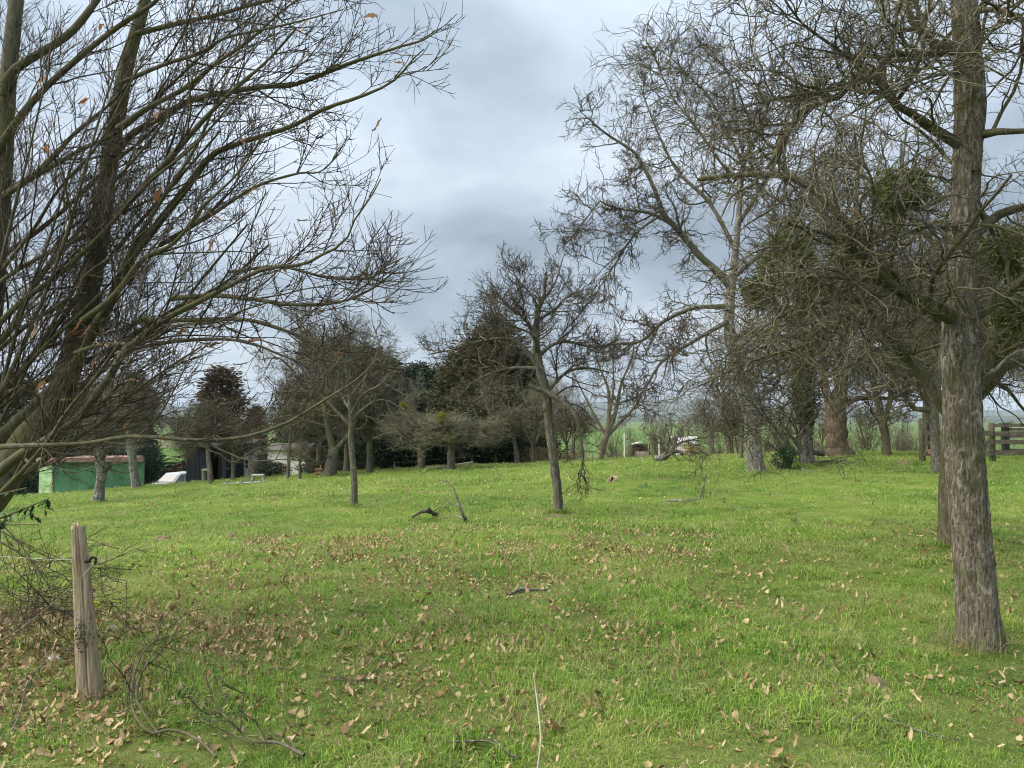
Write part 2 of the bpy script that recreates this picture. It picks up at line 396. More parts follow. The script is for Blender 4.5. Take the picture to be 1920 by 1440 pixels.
# ------------------------------------------------------------------ ground, hills
def build_ground():
    ys = np.concatenate([np.linspace(-12, 1.5, 14)[:-1], np.linspace(1.5, 24, 226)[:-1], np.linspace(24, 80, 90)[:-1], np.geomspace(80, 9000, 90)])
    us = np.linspace(-1, 1, 241)
    X = us[None, :] * (12 + np.maximum(ys, 0) * 1.15)[:, None]; Y = np.repeat(ys[:, None], len(us), 1)
    Z = ground(X, Y)
    V = np.stack([X, Y, Z], -1).reshape(-1, 3); nx = len(us)
    i = (np.arange(len(ys) - 1)[:, None] * nx + np.arange(nx - 1)[None]).ravel()
    o = mk('ground', V, [np.stack([i, i + 1, i + nx + 1, i + nx], 1)], M['ground'])
    props(o, kind='structure')
build_ground()
def hill(name, d, px0, px1, tops, depth, mat):
    pxs = np.linspace(px0, px1, 160); ty = np.interp(pxs, [a for a, b in tops], [b for a, b in tops])
    xs = (pxs - 960) / F * d; zt = 1.6 + (785 - ty) / F * d + 6 * fbm(pxs / 30, 3.3, 0, 4) * d / 5000
    rows = []
    for k, w in enumerate([0, .25, .5, .75, 1, .8, .4, 0]):
        yy = d - depth / 2 + depth * k / 7.0
        rows.append(np.stack([xs * yy / d, np.full_like(xs, yy), -14 + (zt + 14) * math.sin(w * math.pi / 2)], 1))
    V = np.concatenate(rows); n = len(xs)
    i = (np.arange(7)[:, None] * n + np.arange(n - 1)[None]).ravel()
    return props(mk(name, V, [np.stack([i, i + 1, i + n + 1, i + n], 1)], mat), kind='structure')
hill('hills', 6200, -300, 2500, [(-300, 765), (400, 762), (800, 760), (1050, 756), (1150, 751), (1200, 748), (1260, 750), (1330, 748), (1420, 757), (1560, 764), (1700, 770), (1850, 768), (2500, 765)], 1800, M['hill'])
hill('hills', 3300, -300, 2500, [(-300, 778), (1000, 779), (1180, 776), (1300, 779), (1500, 776), (1750, 779), (2500, 777)], 900, M['hill'])

# ------------------------------------------------------------------ grass (geometry-node instances of tufts)
def blades(rs, n, rad, h, w, lean=.55, seg2=True):
    a = rs.uniform(0, 2 * math.pi, n); r = rad * np.sqrt(rs.rand(n))
    b = np.stack([r * np.cos(a), r * np.sin(a), np.full(n, -.012)], 1)
    az = rs.uniform(0, 2 * math.pi, n); D = np.stack([np.cos(az), np.sin(az), np.zeros(n)], 1); Wd = np.stack([-np.sin(az), np.cos(az), np.zeros(n)], 1)
    H = rs.uniform(h[0], h[1], n)[:, None]; ln = np.abs(rs.normal(0, lean, n))[:, None]; ww = w * rs.uniform(.7, 1.3, n)[:, None]
    m1 = b + D * H * ln * .35 + np.array([0, 0, 1]) * H * .55; tip = b + D * H * ln * 1.1 + np.array([0, 0, 1]) * H * np.clip(1 - ln * .35, .35, 1)
    V = np.stack([b - Wd * ww / 2, b + Wd * ww / 2, m1 + Wd * ww * .42, m1 - Wd * ww * .42, tip], 1).reshape(-1, 3)
    k = (np.arange(n) * 5)[:, None]
    return V, [k + [0, 1, 2, 3], k + [3, 2, 4]]
def litter_density(x, y):
    n = fbm(x * .8, y * .8, 3.3, 4); n2 = fbm(x * 2.3 + 9, y * 2.3, 1.3, 3)
    d = (.22 + .14 * (y < 13)) * np.exp(-np.abs(x - 0) / 18) * np.ones_like(x)
    d = d + 1.35 * np.exp(-(((x + 3.6) / 1.3) ** 2 + ((y - 5.6) / 1.15) ** 2))
    d = d + 1.0 * np.exp(-(((x + 2.5) / 1.2) ** 2 + ((y - 4.6) / 1.1) ** 2)) * (n > -.35)
    d = d + .5 * np.exp(-(((x + 1.6) / 1.8) ** 2 + ((y - 5.3) / .9) ** 2)) * (n > -.1)
    d = d + .25 * np.exp(-(((x + .3) / 2.4) ** 2 + ((y - 5.0) / 1.6) ** 2)) * (n > .1)
    d = d + .8 * np.exp(-(((x - 1.3) / .8) ** 2 + ((y - 9.2) / .6) ** 2)) + .9 * np.exp(-(((x + 3.2) / .35) ** 2 + ((y - 7.9) / .3) ** 2))
    d = d + .7 * np.exp(-(((x - .8) / 1.1) ** 2 + ((y - 13.0) / .9) ** 2)) + .5 * np.exp(-(((x + 1.4) / 3.5) ** 2 + ((y - 11) / 3) ** 2)) * (n > 0)
    d = d + .3 * np.exp(-(((x + 9) / 6) ** 2 + ((y - 20) / 6) ** 2))
    d = d * (.35 + 1.3 * np.clip(n2 + .5, 0, 1.4)) + .05
    return d * np.where(x > 1.5, .6 + .4 * (n > .3), 1.0)
def build_grass():
    rs = np.random.RandomState(11)
    variants = []
    spec = [(52, .08, (.014, .040), .0032, .9), (52, .09, (.015, .048), .0034, 1.0), (46, .075, (.035, .075), .0040, .85), (100, .17, (.015, .045), .006, .9), (120, .33, (.02, .055), .011, .9)]
    for i, (n, rad, h, w, lean) in enumerate(spec):
        V, Fc = blades(rs, n, rad, h, w, lean); me = mesh_data('grass_tuft', V, Fc, M['grass'])
        variants.append(bpy.data.objects.new('grass_tuft', me))
    pts, kind = [], []
    def zone(y0, y1, dens, ks, ps, thin):
        A = .72 * (y1 * y1 - y0 * y0) * 1.08; n = int(A * dens)
        y = np.sqrt(rs.uniform(y0 * y0, y1 * y1, n)); x = rs.uniform(-1, 1, n) * y * .74
        ld = litter_density(x, y); keep = rs.rand(n) > np.clip((ld - .25) * thin, 0, .93)
        bare = fbm(x * 1.1 + 30, y * 1.1, 7, 3); keep &= ~((bare > 1.0) & (rs.rand(n) < .8))
        # bare earth at the mound near the camera on the right
        keep &= ~(((x - 1.50) / .12) ** 2 + ((y - 3.95) / .13) ** 2 < 1)
        x, y = x[keep], y[keep]; k = rs.choice(ks, len(x), p=ps)
        tall = fbm(x * 1.3 - 7, y * 1.3 + 3, 2, 3)
        k = np.where((k <= 1) & (tall > .80) & (rs.rand(len(x)) < .55), 2, k)
        pts.append(np.stack([x, y, ground(x, y)], 1)); kind.append(k)
    zone(1.7, 8.5, 430, [0, 1, 2], [.485, .485, .03], .35)
    zone(8.5, 22, 120, [3, 1], [.75, .25], .6)
    zone(22, 62, 13, [4], [1], .4)
    Pt = np.concatenate(pts); K = np.concatenate(kind)
    me = mesh_data('grass', Pt, [np.zeros((0, 3), int)], None) if False else bpy.data.meshes.new('grass')
    me.vertices.add(len(Pt)); me.vertices.foreach_set('co', Pt.astype(np.float32).ravel())
    def attr(nm, ty, data, key):
        a = me.attributes.new(nm, ty, 'POINT'); a.data.foreach_set(key, data)
    attr('var', 'INT', K.astype(np.int32), 'value')
    rot = np.stack([rs.normal(0, .15, len(K)), rs.normal(0, .15, len(K)), rs.uniform(0, 6.28, len(K))], 1).astype(np.float32)
    attr('rot', 'FLOAT_VECTOR', rot.ravel(), 'vector')
    hs = .55 + .8 * np.clip(fbm(Pt[:, 0] * 1.6, Pt[:, 1] * 1.6, 9, 4) + .45, 0, 1.4) 
    attr('scl', 'FLOAT', (hs * rs.uniform(.8, 1.25, len(K))).astype(np.float32), 'value')
    o = link('grass', me); me.materials.append(M['grass'])
    props(o, 'short green meadow grass mottled with fallen leaves', 'grass', kind='stuff')
    ng = bpy.data.node_groups.new('grass_scatter', 'GeometryNodeTree')
    ng.interface.new_socket('Geometry', in_out='INPUT', socket_type='NodeSocketGeometry'); ng.interface.new_socket('Geometry', in_out='OUTPUT', socket_type='NodeSocketGeometry')
    gi = ng.nodes.new('NodeGroupInput'); go = ng.nodes.new('NodeGroupOutput'); jn = ng.nodes.new('GeometryNodeJoinGeometry')
    def na(nm, ty):
        n = ng.nodes.new('GeometryNodeInputNamedAttribute'); n.data_type = ty; n.inputs[0].default_value = nm; return n.outputs[0]
    var, ro, sc = na('var', 'INT'), na('rot', 'FLOAT_VECTOR'), na('scl', 'FLOAT')
    for i, v in enumerate(variants):
        oi = ng.nodes.new('GeometryNodeObjectInfo'); oi.inputs[0].default_value = v; oi.inputs['As Instance'].default_value = True
        cmpn = ng.nodes.new('FunctionNodeCompare'); cmpn.data_type = 'INT'; cmpn.operation = 'EQUAL'
        ng.links.new(var, cmpn.inputs[2]); cmpn.inputs[3].default_value = i
        ip = ng.nodes.new('GeometryNodeInstanceOnPoints')
        ng.links.new(gi.outputs[0], ip.inputs['Points']); ng.links.new(cmpn.outputs[0], ip.inputs['Selection']); ng.links.new(oi.outputs['Geometry'], ip.inputs['Instance'])
        ng.links.new(ro, ip.inputs['Rotation']); ng.links.new(sc, ip.inputs['Scale']); ng.links.new(ip.outputs[0], jn.inputs[0])
    ng.links.new(jn.outputs[0], go.inputs[0])
    md = o.modifiers.new('scatter', 'NODES'); md.node_group = ng
build_grass()

# ------------------------------------------------------------------ tree tools
def limb_px(pts):
    """pts: (px,py,depth,width_px) -> (x,y,z,r)"""
    r = []
    for px, py, d, w in pts:
        p = P(px, py, d); r.append([*p, w * d / F / 2])
    return r
def limb_mesh(name, l, root, mat, org, sides=10, n=None, rough=.0, seed=0, cap=False, label=None):
    L = sum(np.linalg.norm(np.array(l[i + 1][:3]) - np.array(l[i][:3])) for i in range(len(l) - 1))
    n = n or int(np.clip(L / .12, 8, 60))
    s = spline(l, n); s[:, 3] = np.maximum(s[:, 3], .0015)
    rs = np.random.RandomState(seed + 5)
    s[1:-1, 3] *= 1 + .018 * rs.randn(n - 2)
    if cap: s = np.vstack([s, [*(s[-1, :3] + (s[-1, :3] - s[-2, :3]) * .02), s[-1, 3] * .05]])
    V, Fc = tubes(s[:, :3], s[:, 3], sides)
    if rough:
        q = V * 9; V = V + nrm(V - np.repeat(s[:, :3], sides, 0)) * (rough * fbm(q[:, 0], q[:, 1], q[:, 2] * .35, 3))[:, None]
    o = mk(name, V, Fc, mat, root, org=org)
    if label: o['label'] = label
    return o
def twigs(rs, root, org, levels, mats, names=('branches', 'twigs'), sides=(5, 3)):
    """levels: list of (P,R); first goes to branches, rest to twigs"""
    V, Fc = tubes(*levels[0], sides[0]); o = mk(names[0], V, Fc, mats[0], root, org=org); props(o, kind='stuff')
    if len(levels) > 1:
        V, Fc = join([tubes(p, r, sides[1]) for p, r in levels[1:]]); o = mk(names[1], V, Fc, mats[1], root, org=org); props(o, kind='stuff')
def copy_tree(o, parent=None):
    c = o.copy(); COL.objects.link(c); c.parent = parent
    for ch in list(o.children): copy_tree(ch, c)
    return c

def bark_trunk(name, l, root, mat, org, sides, n, amp, crack=None, flare=.0):
    """a trunk with ridged bark relief and a flared foot"""
    s = spline(l, n); V, Fc = tubes(s[:, :3], s[:, 3], sides)
    C = np.repeat(s[:, :3], sides, 0); a = np.tile(np.arange(sides) * 2 * math.pi / sides, n); h = np.repeat(np.linspace(0, 1, n) * np.linalg.norm(s[-1, :3] - s[0, :3]), sides)
    R = np.repeat(s[:, 3], sides)
    ca, sa = np.cos(a), np.sin(a)
    d = amp * (1 - 2 * np.abs(fbm(ca * 5.5 * R / .15, sa * 5.5 * R / .15, h * 2.6, 4))) + amp * .5 * fbm(ca * 14, sa * 14, h * 14, 3)
    d += R * .07 * fbm(ca * 1.3, sa * 1.3, h * .9, 2)
    fl = flare * np.exp(-h / .16) * (1 + .7 * fbm(ca * 2, sa * 2, 3.0, 2)); d += fl
    if crack is not None:
        a0, h0, h1, wd, dp = crack
        aa = (a - a0 - .12 * np.sin(h * 6) + math.pi) % (2 * math.pi) - math.pi
        d -= dp * np.exp(-(aa / wd) ** 2) * sstep(h0, h0 + .08, h) * (1 - sstep(h1 - .08, h1, h))
    V = V + nrm(V - C) * d[:, None]
    return mk(name, V, Fc, mat, root, org=org)

# ------------------------------------------------------------------ RIGHT FOREGROUND TREE
def right_tree():
    base = hit(1838, 1212); d0 = base[1]
    root = empty('pear_tree', base, 'large lichen spotted tree trunk with mossy crooked limbs, nearest on the right', 'tree')
    T = limb_px([(1840, 1222, d0, 74), (1833, 1150, d0, 68), (1825, 1040, d0, 65), (1812, 900, d0, 64), (1804, 760, d0, 60), (1799, 640, d0, 60), (1801, 560, d0, 54), (1806, 450, d0, 48), (1813, 300, d0, 46), (1819, 190, d0, 50), (1813, 80, d0, 44), (1808, -60, d0, 38), (1830, -260, d0 + .2, 24), (1800, -420, d0 + .3, 10)])
    bark_trunk('trunk', T, root, M['bark_near'], base, 130, 460, .0085, crack=(-1.9, .95, 1.55, .07, .035), flare=.03)
    LB = []
    def L(pts, rough=.006, mat='bark_moss', sides=12):
        l = limb_px(pts); LB.append(l); limb_mesh('limb', l, root, M[mat], base, sides=sides, rough=rough, seed=len(LB))
    D = d0
    L([(1806, 276, D, 22), (1757, 246, D - .1, 18), (1707, 212, D - .2, 16), (1677, 192, D - .25, 15), (1657, 162, D - .3, 14), (1640, 140, D - .3, 14), (1621, 130, D - .3, 15), (1598, 150, D - .3, 13), (1582, 175, D - .3, 12), (1523, 200, D - .35, 10), (1486, 237, D - .4, 9), (1465, 271, D - .4, 7), (1440, 315, D - .4, 5)])
    L([(1812, 96, D, 18), (1748, 79, D + .1, 14), (1723, 58, D + .1, 12), (1707, 37, D + .1, 11), (1700, 10, D + .1, 10), (1720, -40, D + .1, 8)])
    L([(1812, 98, D, 14), (1750, 100, D - .2, 11), (1707, 104, D - .3, 10), (1673, 100, D - .4, 10), (1652, 121, D - .45, 9), (1630, 150, D - .5, 8), (1560, 170, D - .6, 6), (1480, 180, D - .7, 5), (1400, 200, D - .8, 3)])
    L([(1640, 138, D - .3, 9), (1610, 120, D - .35, 8), (1560, 85, D - .4, 7), (1500, 40, D - .5, 5), (1460, -20, D - .6, 3)])
    L([(1800, 600, D, 40), (1760, 580, D - .1, 28), (1720, 562, D - .2, 24), (1673, 537, D - .3, 20), (1640, 505, D - .4, 16), (1600, 470, D - .5, 12), (1550, 440, D - .6, 8), (1480, 420, D - .7, 5)])
    L([(1668, 535, D - .3, 14), (1620, 524, D - .35, 10), (1565, 521, D - .5, 8), (1500, 520, D - .6, 6), (1420, 540, D - .7, 3.5)])
    L([(1810, 600, D, 34), (1850, 575, D - .05, 26), (1890, 545, D - .1, 22), (1930, 520, D - .1, 18), (2020, 470, D - .2, 12), (2120, 400, D - .3, 6)])
    L([(1808, 455, D, 26), (1840, 428, D, 20), (1877, 400, D + .1, 17), (1920, 388, D + .1, 15), (2010, 360, D + .2, 10), (2100, 310, D + .2, 5)])
    L([(1815, 262, D, 18), (1850, 250, D - .1, 14), (1882, 246, D - .2, 12), (1940, 244, D - .3, 10), (2040, 210, D - .5, 6)])
    L([(1806, 430, D, 12), (1760, 424, D - .2, 9), (1720, 428, D - .3, 8), (1690, 442, D - .4, 7), (1640, 454, D - .5, 6), (1598, 458, D - .6, 5), (1565, 487, D - .6, 4), (1500, 515, D - .7, 2.5)], .002, 'bark_grey')
    L([(1818, 40, D, 16), (1860, -10, D, 14), (1900, -60, D, 11), (1980, -130, D, 6)])
    L([(1812, 20, D, 14), (1880, 20, D - .3, 11), (1930, 45, D - .4, 9), (2000, 60, D - .5, 5)])
    L([(1806, 0, D, 20), (1760, -60, D, 14), (1700, -110, D, 10), (1600, -160, D, 5)])
    L([(1822, 135, D, 10), (1760, 140, D - .5, 7), (1690, 165, D - .9, 5), (1600, 210, D - 1.2, 3), (1530, 240, D - 1.4, 2)], .001, 'bark_grey')
    rs = np.random.RandomState(21)
    Pp, Rp = resamp(LB)
    a = grow(rs, Pp, Rp, 230, (.35, 1.25), 8, 1.0, .26, .03, rmin=.0055, tr=(.12, 1))
    b = grow(rs, *a, 1600, (.15, .6), 6, .95, .34, .0, rmin=.0038, tr=(.1, 1), thick=.016)
    c = grow(rs, *b, 5200, (.05, .26), 4, .95, .38, .03, rmin=.0030, tr=(.1, 1))
    e = grow(rs, *c, 6500, (.02, .09), 2, .9, .35, .06, rmin=.0020, tr=(.2, 1))
    twigs(rs, root, base, [a, b, c, e], (M['bark_moss'], M['twig_apple']))
    # snags hanging, pale dead wood
    for i, pts in enumerate([[(1690, 270, D - .4, 5), (1693, 330, D - .45, 5), (1735, 385, D - .5, 4)], [(1700, 240, D - .5, 4), (1690, 330, D - .5, 4), (1688, 380, D - .5, 4), (1740, 420, D - .5, 4), (1770, 440, D - .5, 4), (1786, 510, D - .5, 3)],
                             [(1830, 720, D, 8), (1870, 690, D - .2, 7), (1905, 660, D - .3, 6), (1960, 655, D - .4, 3)]]):
        limb_mesh('snag', limb_px(pts), root, M['bark_lichen'], base, sides=6, seed=i, label='pale dead broken branch')
    V, Fc = blades(rs, 320, .24, (.08, .26), .004, .8)
    o = mk('grass_collar', V + base + [-.1, -.05, 0], Fc, M['drygrass']); props(o, 'long yellowed grass around the foot of the nearest right trunk', 'grass', kind='stuff')
    return base
right_tree()

def generic_tree(name, label, pxbase, T, limbs, seed, n=(120, 900, 4000), lens=((.8, 2.2), (.35, 1.0), (.12, .4)), mats=('bark_grey', 'bark_grey', 'twig_apple'), wig=.28, up=.03, rmin=.006, group=None, sides=16, amp=.010, auto=0, autolen=3.0, cat='tree', trunkL=(.6, 1.0), ang=1.0, flare=.05, tw=1.0, lw=1.0):
    """tree from a drawn trunk and limbs, crown grown from them"""
    base = hit(*pxbase) if len(pxbase) == 2 else G((pxbase[0] - 960) / F * pxbase[2], pxbase[2])
    d = base[1]
    root = empty(name, base, label, cat, group)
    conv = lambda pts, k=lw: limb_px([(p[0], p[1], d + (p[3] if len(p) > 3 else 0), p[2] * k) for p in pts])
    T = conv(T, tw); T[0][2] = base[2] - .08
    if d < 30: bark_trunk('trunk', T, root, M[mats[0]], base, sides * 3, 110, amp, flare=flare)
    else: limb_mesh('trunk', T, root, M[mats[0]], base, sides=sides, n=36, rough=.03 * T[0][3] / .3)
    if d < 29:
        rr = T[0][3]; rs0 = np.random.RandomState(seed + 900); Vc = []
        for q in range(26):
            an = q * .2417 * math.pi; V, Fc = blades(rs0, 26, .09, (.05, .16), .004 + .0004 * d, .6); off = np.array([math.cos(an) * (rr + .04), math.sin(an) * (rr + .04), 0]); V = V + off; V[:, 2] += ground(base[0] + off[0], base[1] + off[1]) - base[2]; Vc.append((V, Fc))
        V, Fc = join(Vc); o = mk('grass_collar', V + base, Fc, M['grass']); props(o, 'longer grass grown up round the foot of the ' + label[:1].lower() + label[1:].split(',')[0][:60], 'grass', kind='stuff')
    LB = []
    for i, l in enumerate(limbs):
        l = conv(l); LB.append(l); limb_mesh('limb', l, root, M[mats[1]], base, sides=8, rough=.006, seed=i)
    rs = np.random.RandomState(seed)
    tp = spline(T, 30)
    for i in range(auto):
        t = rs.uniform(*trunkL); s = tp[int(t * 29)]; az = i * 2.4 + rs.uniform(-.4, .4); el = rs.uniform(.1, 1.0)
        D_ = np.array([math.cos(az) * math.cos(el), math.sin(az) * math.cos(el), math.sin(el)]); L_ = autolen * rs.uniform(.6, 1.1)
        p = s[:3].copy(); pts = []
        for k in range(6):
            pts.append([*p, max(s[3] * .5 * (1 - k / 6.5), .01)]); D_ = nrm(D_ + .22 * rs.randn(3) + [0, 0, up]); p = p + D_ * L_ / 5
        LB.append(pts); limb_mesh('limb', pts, root, M[mats[1]], base, sides=7, seed=i)
    LB.append([list(x) for x in spline(T, 6)[3:]])
    Pp, Rp = resamp(LB)
    a = grow(rs, Pp, Rp, n[0], lens[0], 8, ang, wig * .8, up, rmin=rmin * 1.5, tr=(.2, 1))
    b = grow(rs, *a, n[1], lens[1], 6, .95, wig, up, rmin=rmin, tr=(.12, 1))
    c = grow(rs, *b, n[2], lens[2], 4, .9, wig * 1.2, up, rmin=rmin * .75, tr=(.12, 1))
    twigs(rs, root, base, [a, b, c], (M[mats[1]], M[mats[2]]))
    return root, base, (a, b, c)

# second tree right behind the nearest one
generic_tree('apple_tree', 'mossy tree mostly hidden directly behind the nearest right trunk', (1785, 1028),
    [(1785, 1034, 46), (1783, 940, 40), (1786, 840, 38), (1795, 760, 36), (1805, 700, 34), (1812, 640, 28), (1816, 560, 22), (1812, 480, 15), (1800, 400, 8)],
    [[(1792, 790, 30), (1761, 749, 26), (1736, 712, 25), (1709, 679, 24), (1684, 650, 22, -.2), (1640, 590, 18, -.4), (1600, 560, 13, -.6), (1540, 560, 8, -.8), (1450, 600, 5, -1), (1380, 660, 3, -1.2)],
     [(1795, 760, 20), (1839, 726, 16, .1), (1853, 708, 15, .2), (1892, 683, 14, .3), (1930, 672, 12, .4), (2000, 650, 8, .5)],
     [(1806, 700, 26), (1845, 690, 24), (1856, 640, 22), (1880, 580, 15, .2), (1930, 500, 9, .4)],
     [(1810, 650, 22), (1760, 600, 20, -.1), (1700, 540, 18, -.3), (1640, 480, 16, -.4), (1580, 410, 15, -.5), (1548, 379, 15, -.5), (1523, 354, 15, -.5), (1480, 331, 13, -.5), (1427, 327, 12, -.4), (1373, 329, 10, -.3), (1307, 337, 7, -.2)],
     [(1684, 650, 12, -.2), (1640, 660, 9, -.3), (1580, 690, 7, -.4), (1500, 740, 5, -.6), (1420, 800, 3, -.8), (1385, 820, 2, -.8)],
     [(1640, 590, 12, -.4), (1580, 620, 9, -.6), (1500, 650, 6, -1), (1400, 680, 4, -1.4), (1320, 720, 2.5, -1.6)],
     [(1480, 331, 9, -.5), (1455, 290, 10, -.5), (1470, 250, 10, -.4), (1510, 200, 8, -.4), (1540, 130, 5, -.3)],
     [(1373, 329, 6, -.3), (1340, 290, 5, -.3), (1300, 230, 4, -.3), (1260, 180, 3), (1215, 80, 2)],
     [(1812, 560, 14), (1760, 470, 11, .3), (1700, 400, 9, .4), (1620, 330, 6, .5), (1560, 280, 4, .5)]],
    seed=5, n=(300, 1900, 8000), lens=((.45, 1.5), (.2, .7), (.07, .3)), mats=('bark_moss', 'bark_moss', 'twig_apple'), wig=.27, up=-.01, rmin=.0044, sides=14)

# lichen tree with the wide crown, centre right
generic_tree('walnut_tree', 'tall bare tree with pale lichen covered trunk and wide crown, centre right', (1418, 889),
    [(1418, 893, 66), (1414, 850, 52), (1411, 792, 46), (1400, 755, 42), (1384, 700, 38), (1373, 650, 34), (1367, 611, 32), (1369, 555, 30), (1376, 500, 22), (1386, 396, 16), (1394, 308, 13), (1427, 233, 10), (1450, 150, 6), (1440, 90, 3)],
    [[(1372, 540, 22), (1340, 505, 20), (1311, 479, 18), (1273, 433, 16), (1244, 400, 13), (1227, 354, 11), (1202, 304, 10), (1186, 283, 8), (1136, 250, 6), (1095, 215, 3)],
     [(1260, 421, 10), (1219, 400, 8), (1165, 392, 6), (1136, 383, 5), (1123, 379, 4), (1094, 417, 3), (1055, 465, 2)],
     [(1394, 308, 9), (1357, 233, 7), (1327, 179, 6), (1307, 158, 5), (1262, 112, 3), (1218, 80, 2)],
     [(1370, 575, 16), (1340, 575, 12), (1300, 578, 10), (1247, 601, 9), (1212, 633, 8), (1188, 643, 7), (1120, 650, 4), (1080, 690, 2)],
     [(1380, 470, 12, .5), (1330, 380, 10, 1), (1270, 320, 8, 1.5), (1230, 240, 5, 2), (1200, 160, 3, 2)],
     [(1369, 600, 14), (1300, 640, 9, -1), (1240, 680, 7, -1.5), (1200, 740, 4, -2), (1150, 760, 2, -2)],
     [(1385, 420, 12), (1440, 330, 10, 1), (1480, 250, 7, 1), (1500, 160, 4, 1)],
     [(1375, 520, 14), (1430, 470, 10, -.5), (1490, 400, 8, -1), (1540, 330, 5, -1), (1580, 240, 3, -1)],
     [(1372, 640, 12), (1420, 620, 9, -1), (1480, 640, 7, -1.5), (1540, 690, 4, -2)],
     [(1395, 300, 8), (1380, 220, 6, 1), (1370, 150, 4, 1), (1330, 90, 2, 1)],
     [(1244, 400, 7), (1190, 440, 5), (1150, 500, 4), (1110, 560, 2)]],
    seed=9, n=(300, 2500, 11500), lens=((.6, 2.2), (.3, .95), (.12, .42)), mats=('bark_lichen', 'bark_grey', 'twig_dark'), wig=.33, up=.0, rmin=.0112, sides=18, amp=.014, flare=.04, tw=.60, lw=.75)

# centre apple tree with a snapped limb
_, cb, _ = generic_tree('apple_tree', 'small crooked apple tree with a snapped hanging limb, centre of the meadow', (1045, 962),
    [(1047, 966, 20), (1045, 920, 18), (1040, 880, 19), (1034, 830, 17), (1028, 780, 17), (1024, 735, 19), (1012, 690, 17), (1006, 650, 15), (1006, 610, 11), (1010, 580, 9), (1020, 555, 6), (1022, 520, 3)],
    [[(1008, 685, 14), (985, 655, 10), (955, 635, 8), (900, 640, 5), (850, 655, 3, -.3), (800, 665, 2, -.4)],
     [(1008, 670, 12), (1030, 650, 9), (1060, 640, 7), (1110, 650, 5), (1150, 640, 4), (1175, 600, 2)],
     [(1005, 640, 9), (985, 600, 6), (960, 580, 5), (925, 545, 3)],
     [(1010, 600, 8), (1040, 580, 5), (1065, 555, 4), (1095, 545, 2)],
     [(1010, 580, 7), (995, 550, 4), (975, 530, 3), (960, 505, 2)],
     [(1016, 565, 5), (1035, 540, 4), (1045, 520, 3), (1055, 485, 2)],
     [(1022, 740, 9), (1060, 700, 7, .4), (1100, 690, 5, .7), (1150, 700, 3, .9)],
     [(1010, 690, 9), (960, 690, 6, .5), (920, 700, 4, .8), (880, 720, 2, 1)],
     [(1006, 660, 9), (1000, 630, 6, -.6), (960, 610, 4, -1), (915, 590, 2, -1.3)]],
    seed=31, n=(150, 1050, 5200), lens=((.35, 1.0), (.15, .5), (.06, .22)), mats=('bark_grey', 'bark_grey', 'twig_dark'), wig=.30, up=.07, rmin=.0058, sides=12, amp=.008, flare=.03, tw=.9, lw=.85)
def hanging_limb():
    d = cb[1] - .1; rs = np.random.RandomState(77)
    root = empty('hanging_branch', cb, 'splintered pale limb snapped and hanging from the centre apple tree', 'branch')
    l = limb_px([(990, 722, d, 6), (1005, 728, d, 9), (1030, 738, d, 12), (1060, 758, d - .1, 11), (1080, 785, d - .2, 9), (1090, 830, d - .3, 7), (1092, 870, d - .3, 5), (1086, 900, d - .3, 2.5)])
    limb_mesh('limb', l, root, M['bark_grey'], cb, sides=8, rough=.004)
    Pp, Rp = resamp([l]); a = grow(rs, Pp, Rp, 30, (.3, .9), 7, 1.0, .3, -.18, rmin=.006); b = grow(rs, *a, 170, (.1, .4), 5, .9, .35, -.1, rmin=.0045); c = grow(rs, *b, 400, (.04, .15), 3, .9, .35, 0, rmin=.004)
    twigs(rs, root, cb, [a, b, c], (M['twig_dark'], M['twig_dark']))
hanging_limb()

# slim tree left of centre
generic_tree('apple_tree', 'slim straight bare apple tree standing alone, left of the centre', (663, 952),
    [(663, 955, 13), (664, 900, 12), (661, 860, 11), (658, 820, 11), (659, 790, 10), (655, 740, 7), (650, 690, 5), (652, 640, 3), (650, 600, 2)],
    [[(659, 800, 8), (630, 770, 5), (600, 740, 4), (560, 730, 2)], [(659, 790, 7), (690, 760, 5), (720, 750, 3), (760, 770, 2)], [(656, 750, 6), (630, 690, 4), (600, 650, 3), (590, 620, 2)],
     [(656, 745, 6), (690, 700, 4), (710, 650, 3), (700, 610, 2)], [(657, 770, 5), (640, 740, 4, .5), (625, 700, 3, .8), (570, 670, 2, 1)], [(657, 780, 5), (680, 740, 4, -.5), (715, 720, 3, -.8), (735, 690, 2, -1)]],
    seed=41, n=(60, 430, 1700), lens=((.35, 1.1), (.15, .5), (.06, .25)), mats=('bark_grey', 'bark_grey', 'twig_apple'), wig=.25, up=.03, rmin=.0055, sides=10, amp=.005, flare=.02)

